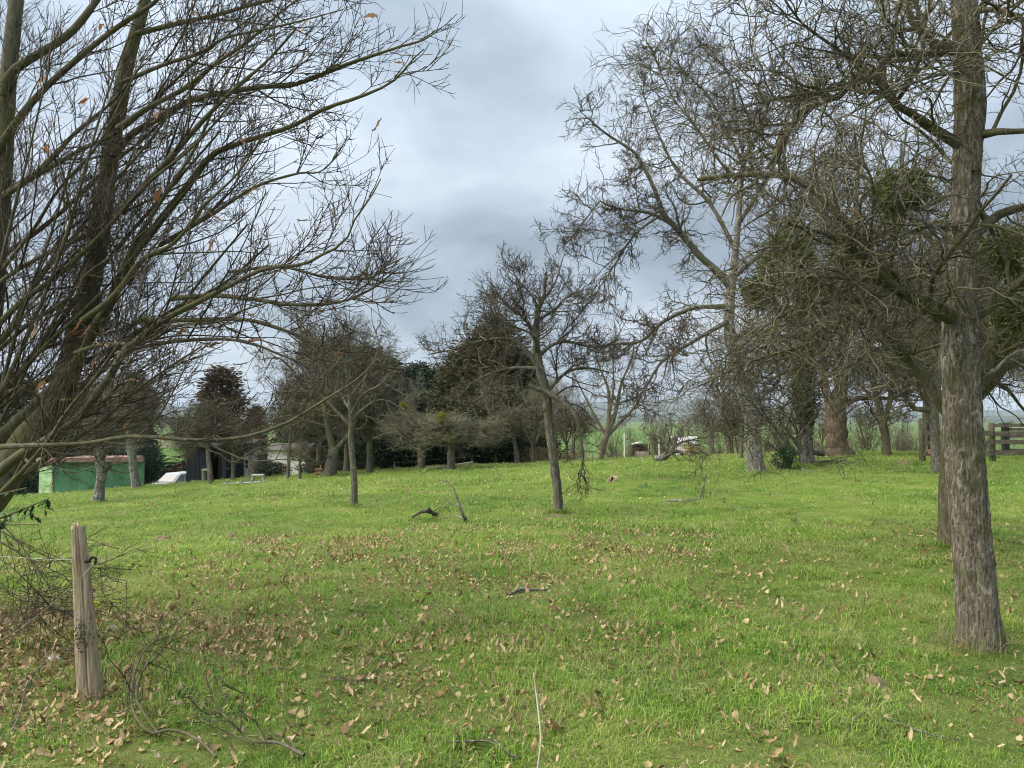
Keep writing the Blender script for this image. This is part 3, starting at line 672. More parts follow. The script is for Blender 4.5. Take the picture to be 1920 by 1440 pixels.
# ------------------------------------------------------------------ LEFT FOREGROUND TREE (many stems sweeping right)
def chestnut():
    d0 = 6.3; base = G((-95 - 960) / F * d0, d0)
    root = empty('chestnut_tree', base, 'large many stemmed bare tree with long sweeping branches and a few rusty leaves, left edge', 'tree')
    rs = np.random.RandomState(51)
    T = limb_px([(-130, 1160, 6.3, 110), (-85, 1010, 6.3, 84), (-22, 930, 6.2, 70), (20, 875, 6.2, 60), (70, 800, 6.2, 52), (112, 740, 6.2, 46), (150, 620, 6.2, 38), (175, 500, 6.2, 35), (188, 430, 6.2, 33), (208, 280, 6.2, 29), (238, 120, 6.2, 24), (275, -10, 6.2, 18), (300, -160, 6.2, 10)])
    bark_trunk('trunk', T, root, M['bark_smooth'], base, 44, 200, .004, flare=.03)
    LB = []
    def L(pts, mat='bark_smooth', sides=10, keep=True):
        l = limb_px(pts)
        if keep: LB.append(l)
        limb_mesh('stem', l, root, M[mat], base, sides=sides, rough=.0015, seed=len(LB), n=36)
    L([(-95, 1040, 6.4, 60), (-60, 850, 6.2, 48), (-22, 620, 6.1, 42), (2, 350, 6.0, 36), (15, 150, 6, 30), (32, -10, 6, 25), (50, -180, 6, 14)])
    L([(-10, 290, 5.9, 15), (30, 230, 5.9, 14), (83, 167, 5.85, 12), (167, 92, 5.8, 11), (233, 42, 5.7, 9), (292, 2, 5.6, 7), (340, -60, 5.5, 4)])
    L([(5, 180, 5.9, 16), (25, 133, 5.9, 16), (125, 67, 5.9, 15), (179, 4, 5.9, 12), (230, -70, 5.9, 7)])
    L([(203, 310, 6.1, 14), (225, 275, 6, 13), (250, 250, 6, 13), (292, 225, 5.9, 12), (358, 188, 5.8, 11), (437, 171, 5.7, 10), (500, 162, 5.6, 9), (554, 158, 5.5, 8), (650, 121, 5.3, 7), (700, 104, 5.2, 6), (755, 86, 5.1, 4.5), (795, 75, 5, 3.5), (828, 52, 4.9, 2)])
    L([(120, 720, 5.8, 20), (160, 650, 5.8, 18), (200, 583, 5.7, 17), (250, 479, 5.6, 16), (292, 425, 5.6, 15), (354, 346, 5.5, 13), (396, 292, 5.4, 12), (442, 271, 5.4, 10), (546, 237, 5.2, 8), (608, 204, 5.1, 7), (671, 183, 5, 6), (725, 160, 5, 5), (752, 138, 4.9, 4), (775, 110, 4.9, 3), (795, 92, 4.8, 2)])
    L([(-60, 930, 5.4, 26), (0, 882, 5.4, 20), (42, 850, 5.3, 18), (88, 825, 5.3, 17), (125, 800, 5.2, 16), (155, 772, 5.2, 15), (190, 727, 5.1, 14), (212, 695, 5.1, 14), (225, 670, 5.1, 14), (240, 650, 5.1, 13), (275, 625, 5.1, 12), (312, 597, 5, 11), (375, 565, 5, 10), (425, 538, 5, 9), (496, 504, 4.9, 8), (567, 496, 4.9, 6), (608, 475, 4.8, 5), (646, 454, 4.8, 4), (667, 408, 4.8, 3.5), (692, 375, 4.7, 3), (714, 335, 4.7, 2)])
    L([(-40, 845, 5, 12), (0, 838, 5, 11), (75, 835, 4.9, 9), (150, 832, 4.9, 8), (200, 825, 4.8, 8), (237, 819, 4.8, 8), (300, 820, 4.7, 7.5), (350, 825, 4.7, 7), (400, 825, 4.6, 7), (437, 822, 4.6, 6.5), (480, 814, 4.5, 6), (540, 792, 4.5, 6), (585, 765, 4.4, 5), (630, 737, 4.4, 4.5), (665, 715, 4.3, 4), (692, 690, 4.3, 2.5), (703, 668, 4.3, 1.5)])
    L([(361, 826, 4.7, 3.5), (395, 845, 4.7, 3), (412, 852, 4.7, 3), (435, 867, 4.75, 3), (460, 855, 4.7, 3), (485, 840, 4.7, 2.5), (535, 832, 4.7, 2)], keep=False, sides=6)
    L([(60, 900, 5.6, 5), (40, 855, 5.5, 6), (60, 870, 5.4, 6), (100, 868, 5.3, 6), (130, 845, 5.3, 5), (145, 810, 5.3, 4), (150, 790, 5.3, 3)], keep=False, sides=6)
    L([(-30, 850, 5.9, 22), (30, 790, 5.8, 18), (62, 760, 5.8, 16), (112, 710, 5.7, 14), (150, 665, 5.7, 13), (175, 610, 5.6, 12), (200, 572, 5.6, 11), (240, 480, 5.5, 9), (300, 380, 5.4, 7), (370, 270, 5.3, 5), (430, 130, 5.2, 3)])
    L([(320, 560, 5.4, 10), (400, 554, 5.3, 9), (483, 562, 5.2, 8), (546, 571, 5.1, 7), (633, 567, 5, 5), (700, 540, 4.9, 4), (738, 510, 4.9, 2.5)])
    L([(430, 510, 5.4, 6), (525, 500, 5.3, 5.5), (617, 521, 5.2, 5), (692, 521, 5.1, 4), (722, 500, 5, 3), (755, 484, 5, 2)])
    L([(250, 600, 5.5, 10), (360, 600, 5.4, 9), (430, 598, 5.3, 8), (480, 603, 5.2, 7), (555, 627, 5.1, 6), (600, 647, 5.1, 4.5), (642, 655, 5, 3.5), (690, 648, 5, 2)])
    L([(240, 655, 5.2, 8), (330, 640, 5.2, 7), (420, 636, 5.1, 6), (480, 647, 5, 5), (530, 667, 5, 4), (580, 682, 5, 3.5), (630, 682, 4.9, 3), (685, 668, 4.9, 2)])
    L([(300, 460, 5.6, 9), (400, 400, 5.5, 7), (480, 350, 5.4, 6), (560, 325, 5.3, 4), (600, 322, 5.3, 3), (640, 285, 5.2, 2)])
    # the rest of the fan of stems
    k = 0
    for x0, y0, x1, y1, bow in [(-60, 900, 330, 120, .10), (-60, 860, 250, 60, .14), (-50, 820, 420, 240, .12), (-60, 780, 380, 330, .10), (-40, 900, 470, 420, .12), (-50, 700, 330, 200, .08), (-40, 640, 440, 180, .10),
                                (-60, 600, 300, 60, .10), (-40, 950, 300, 560, .06), (-60, 980, 230, 640, .05), (-40, 760, 500, 470, .10), (-40, 560, 380, 330, .06), (-30, 500, 420, 100, .10), (-60, 880, 180, 200, .10),
                                (-70, 820, 120, 60, .1), (-30, 930, 380, 640, .05), (20, 880, 260, 700, .04), (-50, 700, 280, 430, .05), (-60, 420, 260, 130, .08), (-30, 380, 480, 30, .10), (190, 430, 560, 60, .08), (150, 600, 500, 250, .1),
                                (215, 240, 600, -40, .08), (230, 150, 640, 20, .06), (255, 60, 700, -60, .05), (140, 660, 520, 560, .06)]:
        k += 1; dd = 5.2 + 1.5 * rs.rand(); w = rs.uniform(8, 16)
        pts = []
        for t in np.linspace(0, 1, 7):
            x = x0 + (x1 - x0) * t; y = y0 + (y1 - y0) * t + math.sin(t * math.pi) * bow * 500 * (.5 if k % 3 else -.35)
            pts.append((x + rs.randn() * 5, y + rs.randn() * 5, dd - .5 * t, w * (1 - .78 * t)))
        L(pts)
    Pp, Rp = resamp(LB, 16)
    # young shoots follow their stem and turn up at the end
    a = grow(rs, Pp, Rp, 640, (.4, 1.25), 8, .62, .085, .05, rmin=.0042, tr=(.15, .97), thick=.0075, bias=(.03, 0, .06), tipk=.95)
    b = grow(rs, *a, 3800, (.14, .5), 6, .72, .10, .08, rmin=.0032, tr=(.12, 1), thick=.007, tipk=.75)
    c = grow(rs, *b, 10500, (.04, .20), 4, .75, .13, .08, rmin=.0026, tr=(.15, 1), thick=.01)
    e = grow(rs, *[np.concatenate(v) for v in (([b[0][:, ::2][:, :3], c[0][:, :3]]), ([b[1][:, ::2][:, :3], c[1][:, :3]]))], 5200, (.015, .045), 2, .8, .1, .1, rmin=.0020, taper=.8)
    twigs(rs, root, base, [a, b, c, e], (M['twig_dark'], M['twig_dark']))
    # leaves that stayed on the twigs
    me = leaf_meshes['dead_leaf_hanging']
    tips = np.concatenate([c[0][:, -1], b[0][:, -1]]); 
    vis = [(80, 600), (355, 30), (195, 53), (265, 207), (80, 259), (63, 277), (300, 352), (405, 400), (415, 480), (400, 560), (435, 655), (450, 655), (100, 825), (115, 750), (200, 680), (120, 620), (85, 710), (190, 640), (265, 715), (135, 635), (240, 790), (340, 575), (360, 620), (470, 590), (640, 545), (625, 645), (730, 550), (690, 243), (705, 25), (530, 490), (340, 565), (575, 565), (60, 145), (140, 175), (505, 360), (560, 415), (375, 555), (455, 240), (580, 60), (750, 120)]
    for i, (px, py) in enumerate(vis):
        q = P(px, py, 5.2); j = np.argmin(np.linalg.norm((tips - q) * [1, .35, 1], axis=1)); p = tips[j]
        o = link('leaf', me[i % len(me)], root); o.location = [float(v) for v in (p - base)]
        o.rotation_euler = (rs.uniform(-.5, .5), rs.uniform(-.6, 1.1), rs.uniform(-.8, .8) + (0 if i % 2 else math.pi)); s = rs.uniform(.85, 1.3); o.scale = (s, s, s)
    return base

# leaves: long toothed chestnut leaf, curled in several ways
def leaf_mesh(name, rs, L_, W_, curl, fold, mat, n=7):
    t = np.linspace(0, 1, n); w = W_ / 2 * np.sin(np.clip(t, .04, .97) * math.pi) ** .8; w[1::2] *= .80
    ang = np.cumsum(np.full(n, curl / n) + rs.randn(n) * .1); x = np.r_[0, np.cumsum(np.cos(ang[:-1]))] / (n - 1) * L_; z = np.r_[0, np.cumsum(np.sin(ang[:-1]))] / (n - 1) * L_
    tw = np.cumsum(rs.randn(n) * .12) * .8
    mid = np.stack([x, 0 * t, z], 1); f1 = fold + rs.randn(n) * .25; f2 = fold + rs.randn(n) * .25
    a = mid + np.stack([0 * t, w * np.cos(f1 + tw), w * np.sin(f1 + tw)], 1); b = mid + np.stack([0 * t, -w * np.cos(f2 - tw), w * np.sin(f2 - tw)], 1)
    a = a + rs.randn(n, 3) * W_ * [.10, .12, .16]; b = b + rs.randn(n, 3) * W_ * [.10, .12, .16]; mid = mid + rs.randn(n, 3) * W_ * .06
    V = np.concatenate([mid, a, b]); i = np.arange(n - 1)
    F1 = np.stack([i, i + 1, i + n + 1, i + n], 1); F2 = np.stack([i + 1, i, i + 2 * n, i + 2 * n + 1], 1)
    if mat is None: return V, np.concatenate([F1, F2])
    return mesh_data(name, V, [F1, F2], mat)
_lr = np.random.RandomState(8)
leaf_meshes = {'dead_leaf_hanging': [leaf_mesh('leaf', _lr, .095, .036, c, f, M['dead_leaf']) for c, f in ((-.6, .4), (.5, .6), (-1.3, .5), (.9, .9))],
               'dead_leaf': [leaf_mesh('fallen_leaf', _lr, l, w, c, f, M['litter']) for l, w, c, f in ((.13, .052, .9, .45), (.12, .055, 2.4, .7), (.14, .045, -1.3, .2), (.11, .065, 1.0, .1), (.12, .045, .7, 1.15), (.085, .055, .5, .9))]}
cbase = chestnut()

# ------------------------------------------------------------------ litter
def build_litter():
    rs = np.random.RandomState(61)
    def sample(y0, y1, n):
        y = np.sqrt(rs.uniform(y0 * y0, y1 * y1, n * 6)); x = rs.uniform(-1, 1, n * 6) * y * .72
        k = rs.rand(n * 6) < litter_density(x, y) * .8; return x[k][:n], y[k][:n]
    x, y = sample(2.1, 5.3, 6500)
    order = np.argsort(y); pick = order[:300]; rest = order[300:]
    shape = ['broad tan leaf curled along its length', 'tightly hooked brown leaf', 'long flat leaf arched face down', 'wide open papery leaf with a cupped edge', 'narrow leaf rolled nearly into a tube', 'short stubby folded leaf']
    def where(x, y):
        row = 0 if y < 3.1 else 1 if y < 3.8 else 2
        cols = [(-1.9, ['at the bottom left corner', 'in front of the wooden stake', 'left of the wooden stake']), (-1.35, ['below the bent pale stems', 'inside the curve of the bent stems', 'just right of the wooden stake']), (-.85, ['below the grey forked stems', 'beside the grey forked stems', 'above the grey forked stems']),
                (-.35, ['near the bottom left of centre', 'around the small leafy dead branch', 'by the long dark twig']), (.2, ['just left of the upright stick', 'beside the upright stick', 'beyond the upright stick']), (.7, ['right of the upright stick', 'between stick and short pale stick', 'in open grass beyond both sticks']),
                (1.2, ['near the bottom right of centre', 'by the short pale stick', 'left of the bare earth mound']), (1.75, ['below the long right stick', 'beside the long right stick', 'beyond the bare earth mound']), (99, ['in the bottom right corner', 'left of the nearest right trunk foot', 'around the nearest right trunk foot'])]
        for lim, names in cols:
            if x < lim: return names[row]
    for j in pick:
        k = rs.randint(6); me = leaf_meshes['dead_leaf'][k]; o = link('fallen_leaf', me)
        o.location = [float(v) for v in G(x[j], y[j], rs.uniform(.004, .026))]; o.rotation_euler = (rs.normal(0, .4) + math.pi * (rs.rand() < .25), rs.normal(0, .35), rs.uniform(0, 6.28)); q = rs.uniform(.4, .9); o.scale = (q, q, q)
        w = where(x[j], y[j]); props(o, shape[k] + ' ' + w, 'leaf', 'leaves: ' + shape[k] + ' ' + w)
    x2, y2 = sample(5.3, 12, 26000); x3, y3 = sample(12, 42, 22000)
    X = np.concatenate([x[rest], x2, x3]); Y = np.concatenate([y[rest], y2, y3])
    # heaps under the left tree
    hx = rs.normal(-3.8, 1.1, 7500); hy = rs.normal(5.2, .9, 7500); X = np.concatenate([X, hx]); Y = np.concatenate([Y, hy])
    n = len(X); var = [leaf_mesh('x', rs, l, w, c, f, None, 5) for l, w, c, f in ((.12, .055, 1.2, .5), (.13, .045, 2.4, .8), (.12, .05, -1.2, .3), (.1, .065, 1.1, .1), (.09, .05, .6, 1.1), (.14, .04, 1.6, .3))]
    Vs, Fs = [], []; off = 0
    for vi, (LV, LF) in enumerate(var):
        m = np.arange(n) % 6 == vi; k = m.sum()
        az = rs.uniform(0, 6.28, k); tx = rs.normal(0, .34, k) + (rs.rand(k) < .3) * math.pi; ty = rs.normal(0, .28, k)
        sc = rs.uniform(.10, .66, k) ** 1.15 * (1 + .022 * np.clip(Y[m] - 5, 0, 40))
        ca, sa = np.cos(az), np.sin(az); z0 = np.zeros(k); o1 = np.ones(k)
        Rz = np.stack([np.stack([ca, -sa, z0], 1), np.stack([sa, ca, z0], 1), np.stack([z0, z0, o1], 1)], 1)
        Rx = np.stack([np.stack([o1, z0, z0], 1), np.stack([z0, np.cos(tx), -np.sin(tx)], 1), np.stack([z0, np.sin(tx), np.cos(tx)], 1)], 1)
        Ry = np.stack([np.stack([np.cos(ty), z0, np.sin(ty)], 1), np.stack([z0, o1, z0], 1), np.stack([-np.sin(ty), z0, np.cos(ty)], 1)], 1)
        R_ = Rz @ Rx @ Ry; V = np.einsum('kij,vj->kvi', R_, LV) * sc[:, None, None]
        gz = ground(X[m], Y[m]) + rs.uniform(.0, .024, k) + .02 * sstep(10, 25, Y[m])
        V = V + np.stack([X[m], Y[m], gz], 1)[:, None]
        Vs.append(V.reshape(-1, 3)); Fs.append((LF[None] + (np.arange(k) * len(LV))[:, None, None]).reshape(-1, 4) + off); off += V.shape[0] * V.shape[1]
    o = mk('leaf_litter', np.concatenate(Vs), [np.concatenate(Fs)], M['litter'])
    props(o, 'brown dead leaves scattered and heaped over the meadow grass', 'leaves', kind='stuff')
build_litter()

# ------------------------------------------------------------------ template trees
def tmpl(name, seed, H, trunkH, r0, spread, nl, n, lens, mats, wig=.3, up=.02, droop=0.0, rmin=.009, lean=0.0, fork=False, crown='umbrella'):
    rs = np.random.RandomState(seed); root = empty(name, (0, 0, 0)); org = np.zeros(3)
    T = [[0, 0, -.15, r0 * 1.35], [lean * .1, 0, trunkH * .25, r0], [lean * .4, 0, trunkH * .6, r0 * .9], [lean * .8, .0, trunkH, r0 * .85]]
    if not fork: T += [[lean + .1, .1, trunkH + (H - trunkH) * .4, r0 * .45], [lean, 0, trunkH + (H - trunkH) * .8, r0 * .15]]
    limb_mesh('trunk', T, root, M[mats[0]], org, sides=12, n=30, rough=r0 * .12, seed=seed)
    LB = [] if fork else [T[3:]]
    for i in range(nl):
        az = i * 2.4 + rs.uniform(-.5, .5); z0 = trunkH * rs.uniform(.9, 1.0) if (fork or i < nl * .6) else trunkH + (H - trunkH) * rs.uniform(.1, .5)
        el = rs.uniform(.25, 1.1) if crown != 'tall' else rs.uniform(.75, 1.35)
        Ln = spread * rs.uniform(.75, 1.15) if crown != 'tall' else (H - z0) * rs.uniform(.75, 1.05)
        Dv = np.array([math.cos(az) * math.cos(el), math.sin(az) * math.cos(el), math.sin(el)]); p = np.array([lean * min(1, z0 / trunkH * .8), 0, z0]); pts = []; r = r0 * rs.uniform(.4, .65)
        for k in range(7):
            pts.append([*p, max(r * (1 - k / 7.2), .012)]); Dv = nrm(Dv + .16 * rs.randn(3) + [0, 0, -droop * k / 3 + (.1 if crown == 'tall' else 0)]); p = p + Dv * Ln / 6
        LB.append(pts)
    V, Fc = join([tubes(s[:, :3], s[:, 3], 7) for s in (spline(l, 14) for l in LB)])
    mk('limbs', V, Fc, M[mats[1]], root)
    Pp, Rp = resamp(LB)
    a = grow(rs, Pp, Rp, n[0], lens[0], 7, .95, wig * .8, up - droop * .3, rmin=rmin * 1.5, tr=(.15, 1)); b = grow(rs, *a, n[1], lens[1], 5, .9, wig, up - droop * .5, rmin=rmin); c = grow(rs, *b, n[2], lens[2], 3, .9, wig, up, rmin=rmin * .75)
    V, Fc = join([tubes(*a, 4), tubes(*b, 3), tubes(*c, 3)]); o = mk('crown', V, Fc, M[mats[2]], root); props(o, kind='stuff')
    top = max(c[0][..., 2].max(), b[0][..., 2].max())
    root['h'] = float(np.percentile(c[0][..., 2], 99.5)); root['w'] = float(np.percentile(np.abs(c[0][..., 0]), 98)); return root
used = set()
def place(t, px, py, top, label, w=None, d=None, rz=0.0, group=None, cat='tree', name=None, sink=0.0):
    """stand a copy of a tree where the line of sight meets the ground, as tall as it looks"""
    b = hit(px, py) if d is None else G((px - 960) / F * d, d)
    r = t if t.name not in used else copy_tree(t); used.add(t.name)
    r.location = (b[0], b[1], b[2] - sink); topz = 1.6 + (785 - top) / F * b[1]; sz = (topz - b[2]) / t['h']
    sx = sz if w is None else (w / F * b[1]) / t['w']
    r.scale = (sx, sx, sz); r.rotation_euler.z = rz
    if name: r.name = name
    if 'group' in r: del r['group']
    props(r, label, cat, group); return b
bark3 = ('bark_grey', 'bark_grey', 'twig_apple')
A1 = tmpl('apple_tree', 101, 4.2, 2.0, .14, 2.1, 8, (150, 1000, 5200), ((.5, 1.5), (.25, .8), (.1, .4)), ('bark_grey', 'bark_moss', 'twig_pale'), droop=.06, rmin=.008)
A2 = tmpl('apple_tree', 102, 4.6, 2.2, .15, 2.0, 9, (150, 1000, 5200), ((.5, 1.5), (.25, .8), (.1, .4)), bark3, droop=.05, rmin=.008, lean=.3)
A3 = tmpl('apple_tree', 103, 5.0, 1.9, .16, 2.3, 8, (150, 1100, 5200), ((.5, 1.6), (.25, .8), (.1, .4)), ('bark_grey', 'bark_moss', 'twig_apple'), droop=.0, rmin=.008, fork=True)
B1 = tmpl('pear_tree', 104, 9, 2.2, .20, 3.0, 9, (200, 1600, 8500), ((.8, 2.4), (.4, 1.1), (.15, .5)), ('bark_grey', 'bark_moss', 'twig_apple'), rmin=.010, fork=True, crown='tall')
B2 = tmpl('pear_tree', 105, 10, 3.0, .18, 3.2, 10, (200, 1600, 8500), ((.8, 2.4), (.4, 1.1), (.15, .5)), bark3, rmin=.010, up=.04)
B3 = tmpl('ash_tree', 106, 9, 1.6, .16, 2.6, 9, (120, 800, 3800), ((.8, 2.2), (.4, 1.1), (.15, .5)), ('bark_smooth', 'bark_smooth', 'twig_pale'), rmin=.009, up=.08, fork=True, crown='tall', wig=.16)
def shrub_t(seed, H, nst, spread, mat, n=(90, 500)):
    rs = np.random.RandomState(seed); root = empty('shrub', (0, 0, 0)); LB = []
    for i in range(nst):
        az = rs.uniform(0, 6.28); el = math.pi / 2 - abs(rs.normal(0, spread)); p = np.array([rs.normal(0, .12), rs.normal(0, .12), -.1]); Dv = np.array([math.cos(az) * math.cos(el), math.sin(az) * math.cos(el), math.sin(el)]); pts = []; Ln = H * rs.uniform(.6, 1.1)
        for k in range(6): pts.append([*p, .02 * (1 - k / 6.5) + .004]); Dv = nrm(Dv + .1 * rs.randn(3)); p = p + Dv * Ln / 5
        LB.append(pts)
    V, Fc = join([tubes(s[:, :3], s[:, 3], 4) for s in (spline(l, 9) for l in LB)]); mk('stems', V, Fc, M[mat], root)
    Pp, Rp = resamp(LB, 8); a = grow(rs, Pp, Rp, n[0], (.3, 1.0), 5, .6, .14, .06, rmin=.007); b = grow(rs, *a, n[1], (.15, .5), 4, .6, .16, .06, rmin=.006); c = grow(rs, *b, n[1] * 3, (.1, .3), 2, .6, .16, .06, rmin=.005)
    V, Fc = join([tubes(*a, 3), tubes(*b, 3), tubes(*c, 3)]); o = mk('twigs', V, Fc, M[mat], root); props(o, kind='stuff')
    root['h'] = float(np.percentile(b[0][..., 2], 99)); root['w'] = float(np.percentile(np.abs(b[0][..., 0]), 98)); return root
S1 = shrub_t(201, 3.0, 26, .35, 'twig_red'); S2 = shrub_t(202, 2.6, 34, .5, 'twig_pale'); S3 = shrub_t(203, 3.2, 30, .8, 'twig_red', (120, 800))
def conifer_t(seed, H, W_, mat, n=9000, dense=1.0, leaf=.22, droop=.25, shape=1.0, bark_='bark_oak'):
    rs = np.random.RandomState(seed); root = empty('conifer_tree', (0, 0, 0))
    limb_mesh('trunk', [[0, 0, -.2, H * .025], [0, 0, H * .5, H * .015], [0, 0, H * .97, .02]], root, M[bark_], np.zeros(3), sides=8, n=10)
    nb = 260; h = rs.uniform(.04, 1, nb) ** .9; az = rs.uniform(0, 6.28, nb)
    prof = W_ * (1 - h) ** shape * (.75 + .25 * np.sin(h * 9)) * rs.uniform(.65, 1.15, nb) + .15
    bi = rs.choice(nb, n, p=prof / prof.sum()); t = rs.uniform(.05, 1, n) ** .75; r = prof[bi] * t
    az2 = az[bi] + rs.normal(0, .12, n) ; C = np.stack([r * np.cos(az2), r * np.sin(az2), h[bi] * H - droop * r * (.5 + t) + rs.normal(0, .05 * H / 8, n)], 1)
    C[:, 2] = np.maximum(C[:, 2], .02)
    C += rs.randn(n, 3) * .06 * W_
    dirs = np.stack([np.cos(az2), np.sin(az2), np.full(n, .25)], 1)
    V, Fc = leafcloud(rs, C, leaf, .32, dirs); o = mk('foliage', V, Fc, M[mat], root, smooth=False); props(o, kind='stuff')
    tt = rs.randint(0, nb, 150); pts = np.stack([np.stack([prof[i] * u * np.cos(az[i]) for i in tt]) * 1 for u in np.linspace(0, 1, 4)], 1)
    Pb = np.stack([np.stack([prof[tt] * u * np.cos(az[tt]), prof[tt] * u * np.sin(az[tt]), h[tt] * H - droop * prof[tt] * u * (.5 + u)], 1) for u in np.linspace(0, 1.0, 4)], 1)
    V, Fc = tubes(Pb, np.tile(np.linspace(.03, .01, 4), (150, 1)), 3); o = mk('branches', V, Fc, M[bark_], root); props(o, kind='stuff')
    root['h'] = float(H); root['w'] = float(W_ * .8); return root
C1 = conifer_t(301, 9, 2.6, 'conifer_rust', 17000, leaf=.26, shape=.75)
C2 = conifer_t(302, 10, 3.0, 'conifer', 18000, leaf=.30, shape=.8)
C3 = conifer_t(303, 10, 2.8, 'cypress', 20000, leaf=.26, shape=.42, droop=.1)
C4 = conifer_t(304, 9, 2.6, 'conifer_dark', 18000, leaf=.30, shape=.55)

# ------------------------------------------------------------------ trees of the middle distance, left to right
def leafy(name, label, cat, boxes, n, size, mat, seed, kind=None, twig=None, group=None):
    """evergreen mass: leaf-sized faces through lumpy volumes; boxes: (cx,cy,cz, rx,ry,rz)"""
    rs = np.random.RandomState(seed); Cs = []; tot = sum(b[3] * b[4] * b[5] for b in boxes) 
    for b in boxes:
        k = max(20, int(n * (b[3] * b[4] * b[5]) / tot)); v = nrm(rs.randn(k, 3)); rr = rs.uniform(.35, 1, k) ** .5
        lump = 1 + .22 * fbm(v[:, 0] * 2.2 + b[0], v[:, 1] * 2.2 + b[1], v[:, 2] * 2.2, 3)
        C = v * rr[:, None] * lump[:, None] * np.array(b[3:6]) + np.array(b[:3]); C = C[C[:, 2] > ground(C[:, 0], C[:, 1])]; Cs.append(C)
    C = np.concatenate(Cs); org = np.array([boxes[0][0], boxes[0][1], float(ground(boxes[0][0], boxes[0][1]))])
    root = empty(name, org, label, cat, group)
    V, Fc = leafcloud(rs, C, size, .5); o = mk('foliage', V, Fc, M[mat], root, smooth=False, org=org); props(o, kind='stuff')
    st = []
    for b in boxes:
        for q in range(3):
            p0 = np.array([b[0] + rs.normal(0, b[3] * .2), b[1], float(ground(b[0], b[1])) - .05]); p1 = np.array(b[:3]) + rs.randn(3) * np.array(b[3:6]) * .3
            st.append(np.stack([p0 * (1 - u) + p1 * u for u in np.linspace(0, 1, 5)]))
    V, Fc = tubes(np.array(st), np.tile(np.linspace(.05, .015, 5), (len(st), 1)), 5); mk('stems', V, Fc, M['bark_oak'], root, org=org)
    return root
def row(pxs, d, py_top, rx, ry=1.2):
    r = []
    for px in pxs:
        g = G((px - 960) / F * d, d); top = 1.6 + (785 - py_top) / F * d; h = (top - g[2]) / 2
        r.append((g[0], g[1], g[2] + h, rx, ry, h * 1.05))
    return r
leafy('laurel_hedge', 'dark glossy evergreen hedge filling the shade behind the two mistletoe apple trees', 'hedge', row([735, 775, 815, 855, 890, 925, 960], 42, 785, 1.6, 1.7), 34000, .20, 'laurel', 1)
leafy('evergreen_hedge', 'tall dark evergreen hedge behind the green shed', 'hedge', row([0, 40, 120, 180, 235], 54, 775, 1.9, 1.6), 24000, .20, 'laurel', 2)
leafy('evergreen_thicket', 'deep dark evergreen thicket joining the conifers behind the pear and mistletoe trees', 'hedge', row([570, 620, 670, 720, 770, 820, 870, 915, 955, 990], 53, 722, 2.3, 2.0), 52000, .26, 'conifer_dark', 3)
def row2(pts, d, rx, ry):
    r = []
    for px, t in pts: r += row([px], d, t, rx, ry)
    return r
leafy('cypress_stand', 'tall joined olive cypresses with a rounded top, left of the centre apple tree', 'hedge', row2([(835, 715), (862, 668), (893, 632), (925, 610), (955, 622), (985, 655), (1005, 715)], 49.5, 1.25, 1.5), 36000, .22, 'cypress', 33)
leafy('conifer_stand', 'joined dark conifers behind the pear trees left of the mistletoe pair', 'hedge', row2([(560, 770), (600, 735), (640, 675), (675, 660), (705, 675), (740, 712), (785, 700), (815, 722)], 54.5, 1.25, 1.5), 34000, .24, 'conifer_dark', 34)
leafy('laurel_bush', 'dark round evergreen bush left of the navy shed', 'bush', row([268, 282], 46, 832, .6, .8), 4500, .14, 'laurel', 4)
leafy('bramble_hedge', 'low brown and green bramble tangle in front of the white gable', 'bush', row([515, 590, 620, 650, 680, 712], 43, 866, 1.0, .8), 9000, .10, 'bramble', 5)
leafy('box_bush', 'small dark green bush between the white bench and the white gable', 'bush', row([503], 42, 862, .6, .6), 1500, .10, 'laurel', 6)
leafy('viburnum_bush', 'pale olive hedge bush growing behind the parked car', 'bush', row([285, 310, 340], 78, 840, 1.7, 1), 3500, .12, 'bramble', 7)
for t, px, top, w, d, lb in [(C2, 255, 700, 80, 76, 'dark conifer rising behind the orchard trees on the left'), (C1, 415, 688, 95, 80, 'rusty brown thuja with a feathery top, left of the houses'), (C4, 30, 700, 90, 66, 'dark conifer at the far left behind the green shed'),
                          (C4, 150, 735, 80, 74, 'dark conifer behind the green shed roof'), (C1, 480, 760, 50, 70, 'low rusty thuja right of the feathery brown one'), (C2, 545, 745, 44, 60, 'small conifer behind the white gable'),
                          (C4, 640, 650, 85, 52, 'dark evergreen towering behind the big forked pear tree'), (C4, 692, 655, 80, 50, 'second dark evergreen right of the towering one, behind the pear trees'), (C2, 742, 700, 62, 56, 'narrow conifer between the pear trees and the cypress'),
                          (C4, 786, 682, 66, 58, 'bluish green conifer with a ragged pointed top, left of the cypress'), (C3, 868, 650, 80, 50, 'olive cypress leaning against the tallest cypress'), (C3, 928, 600, 112, 48, 'tallest broad olive cypress left of the centre apple tree'), (C4, 812, 692, 80, 57, 'dark evergreen between the bluish conifer and the olive cypress'), (C4, 718, 668, 78, 54, 'broad dark evergreen left of the narrow conifer'), (C4, 985, 690, 60, 50, 'dark cypress in the shade right of the tallest one'), (C2, 830, 700, 70, 55, 'conifer filling the gap behind the mistletoe trees')]:
    place(t, px, 0, top, lb, w=w, d=d, rz=random.uniform(0, 6))
place(A3, 437, 904, 770, 'low forked apple tree in front of the navy shed corner', w=62)
place(A1, 370, 905, 765, 'leaning apple tree trunk beside the parked car', w=60, rz=2.1)
place(A2, 395, 908, 742, 'curved apple tree in front of the navy shed', w=80, rz=3.0)
place(A2, 540, 898, 700, 'upright dark apple tree left of the white gable middle', w=52, rz=1)
place(A1, 562, 900, 825, 'small thin apple tree in front of the white gable', w=30, rz=1)
place(B1, 693, 888, 640, 'upright forked pear tree beside the dark laurel hedge', w=72, rz=.6)
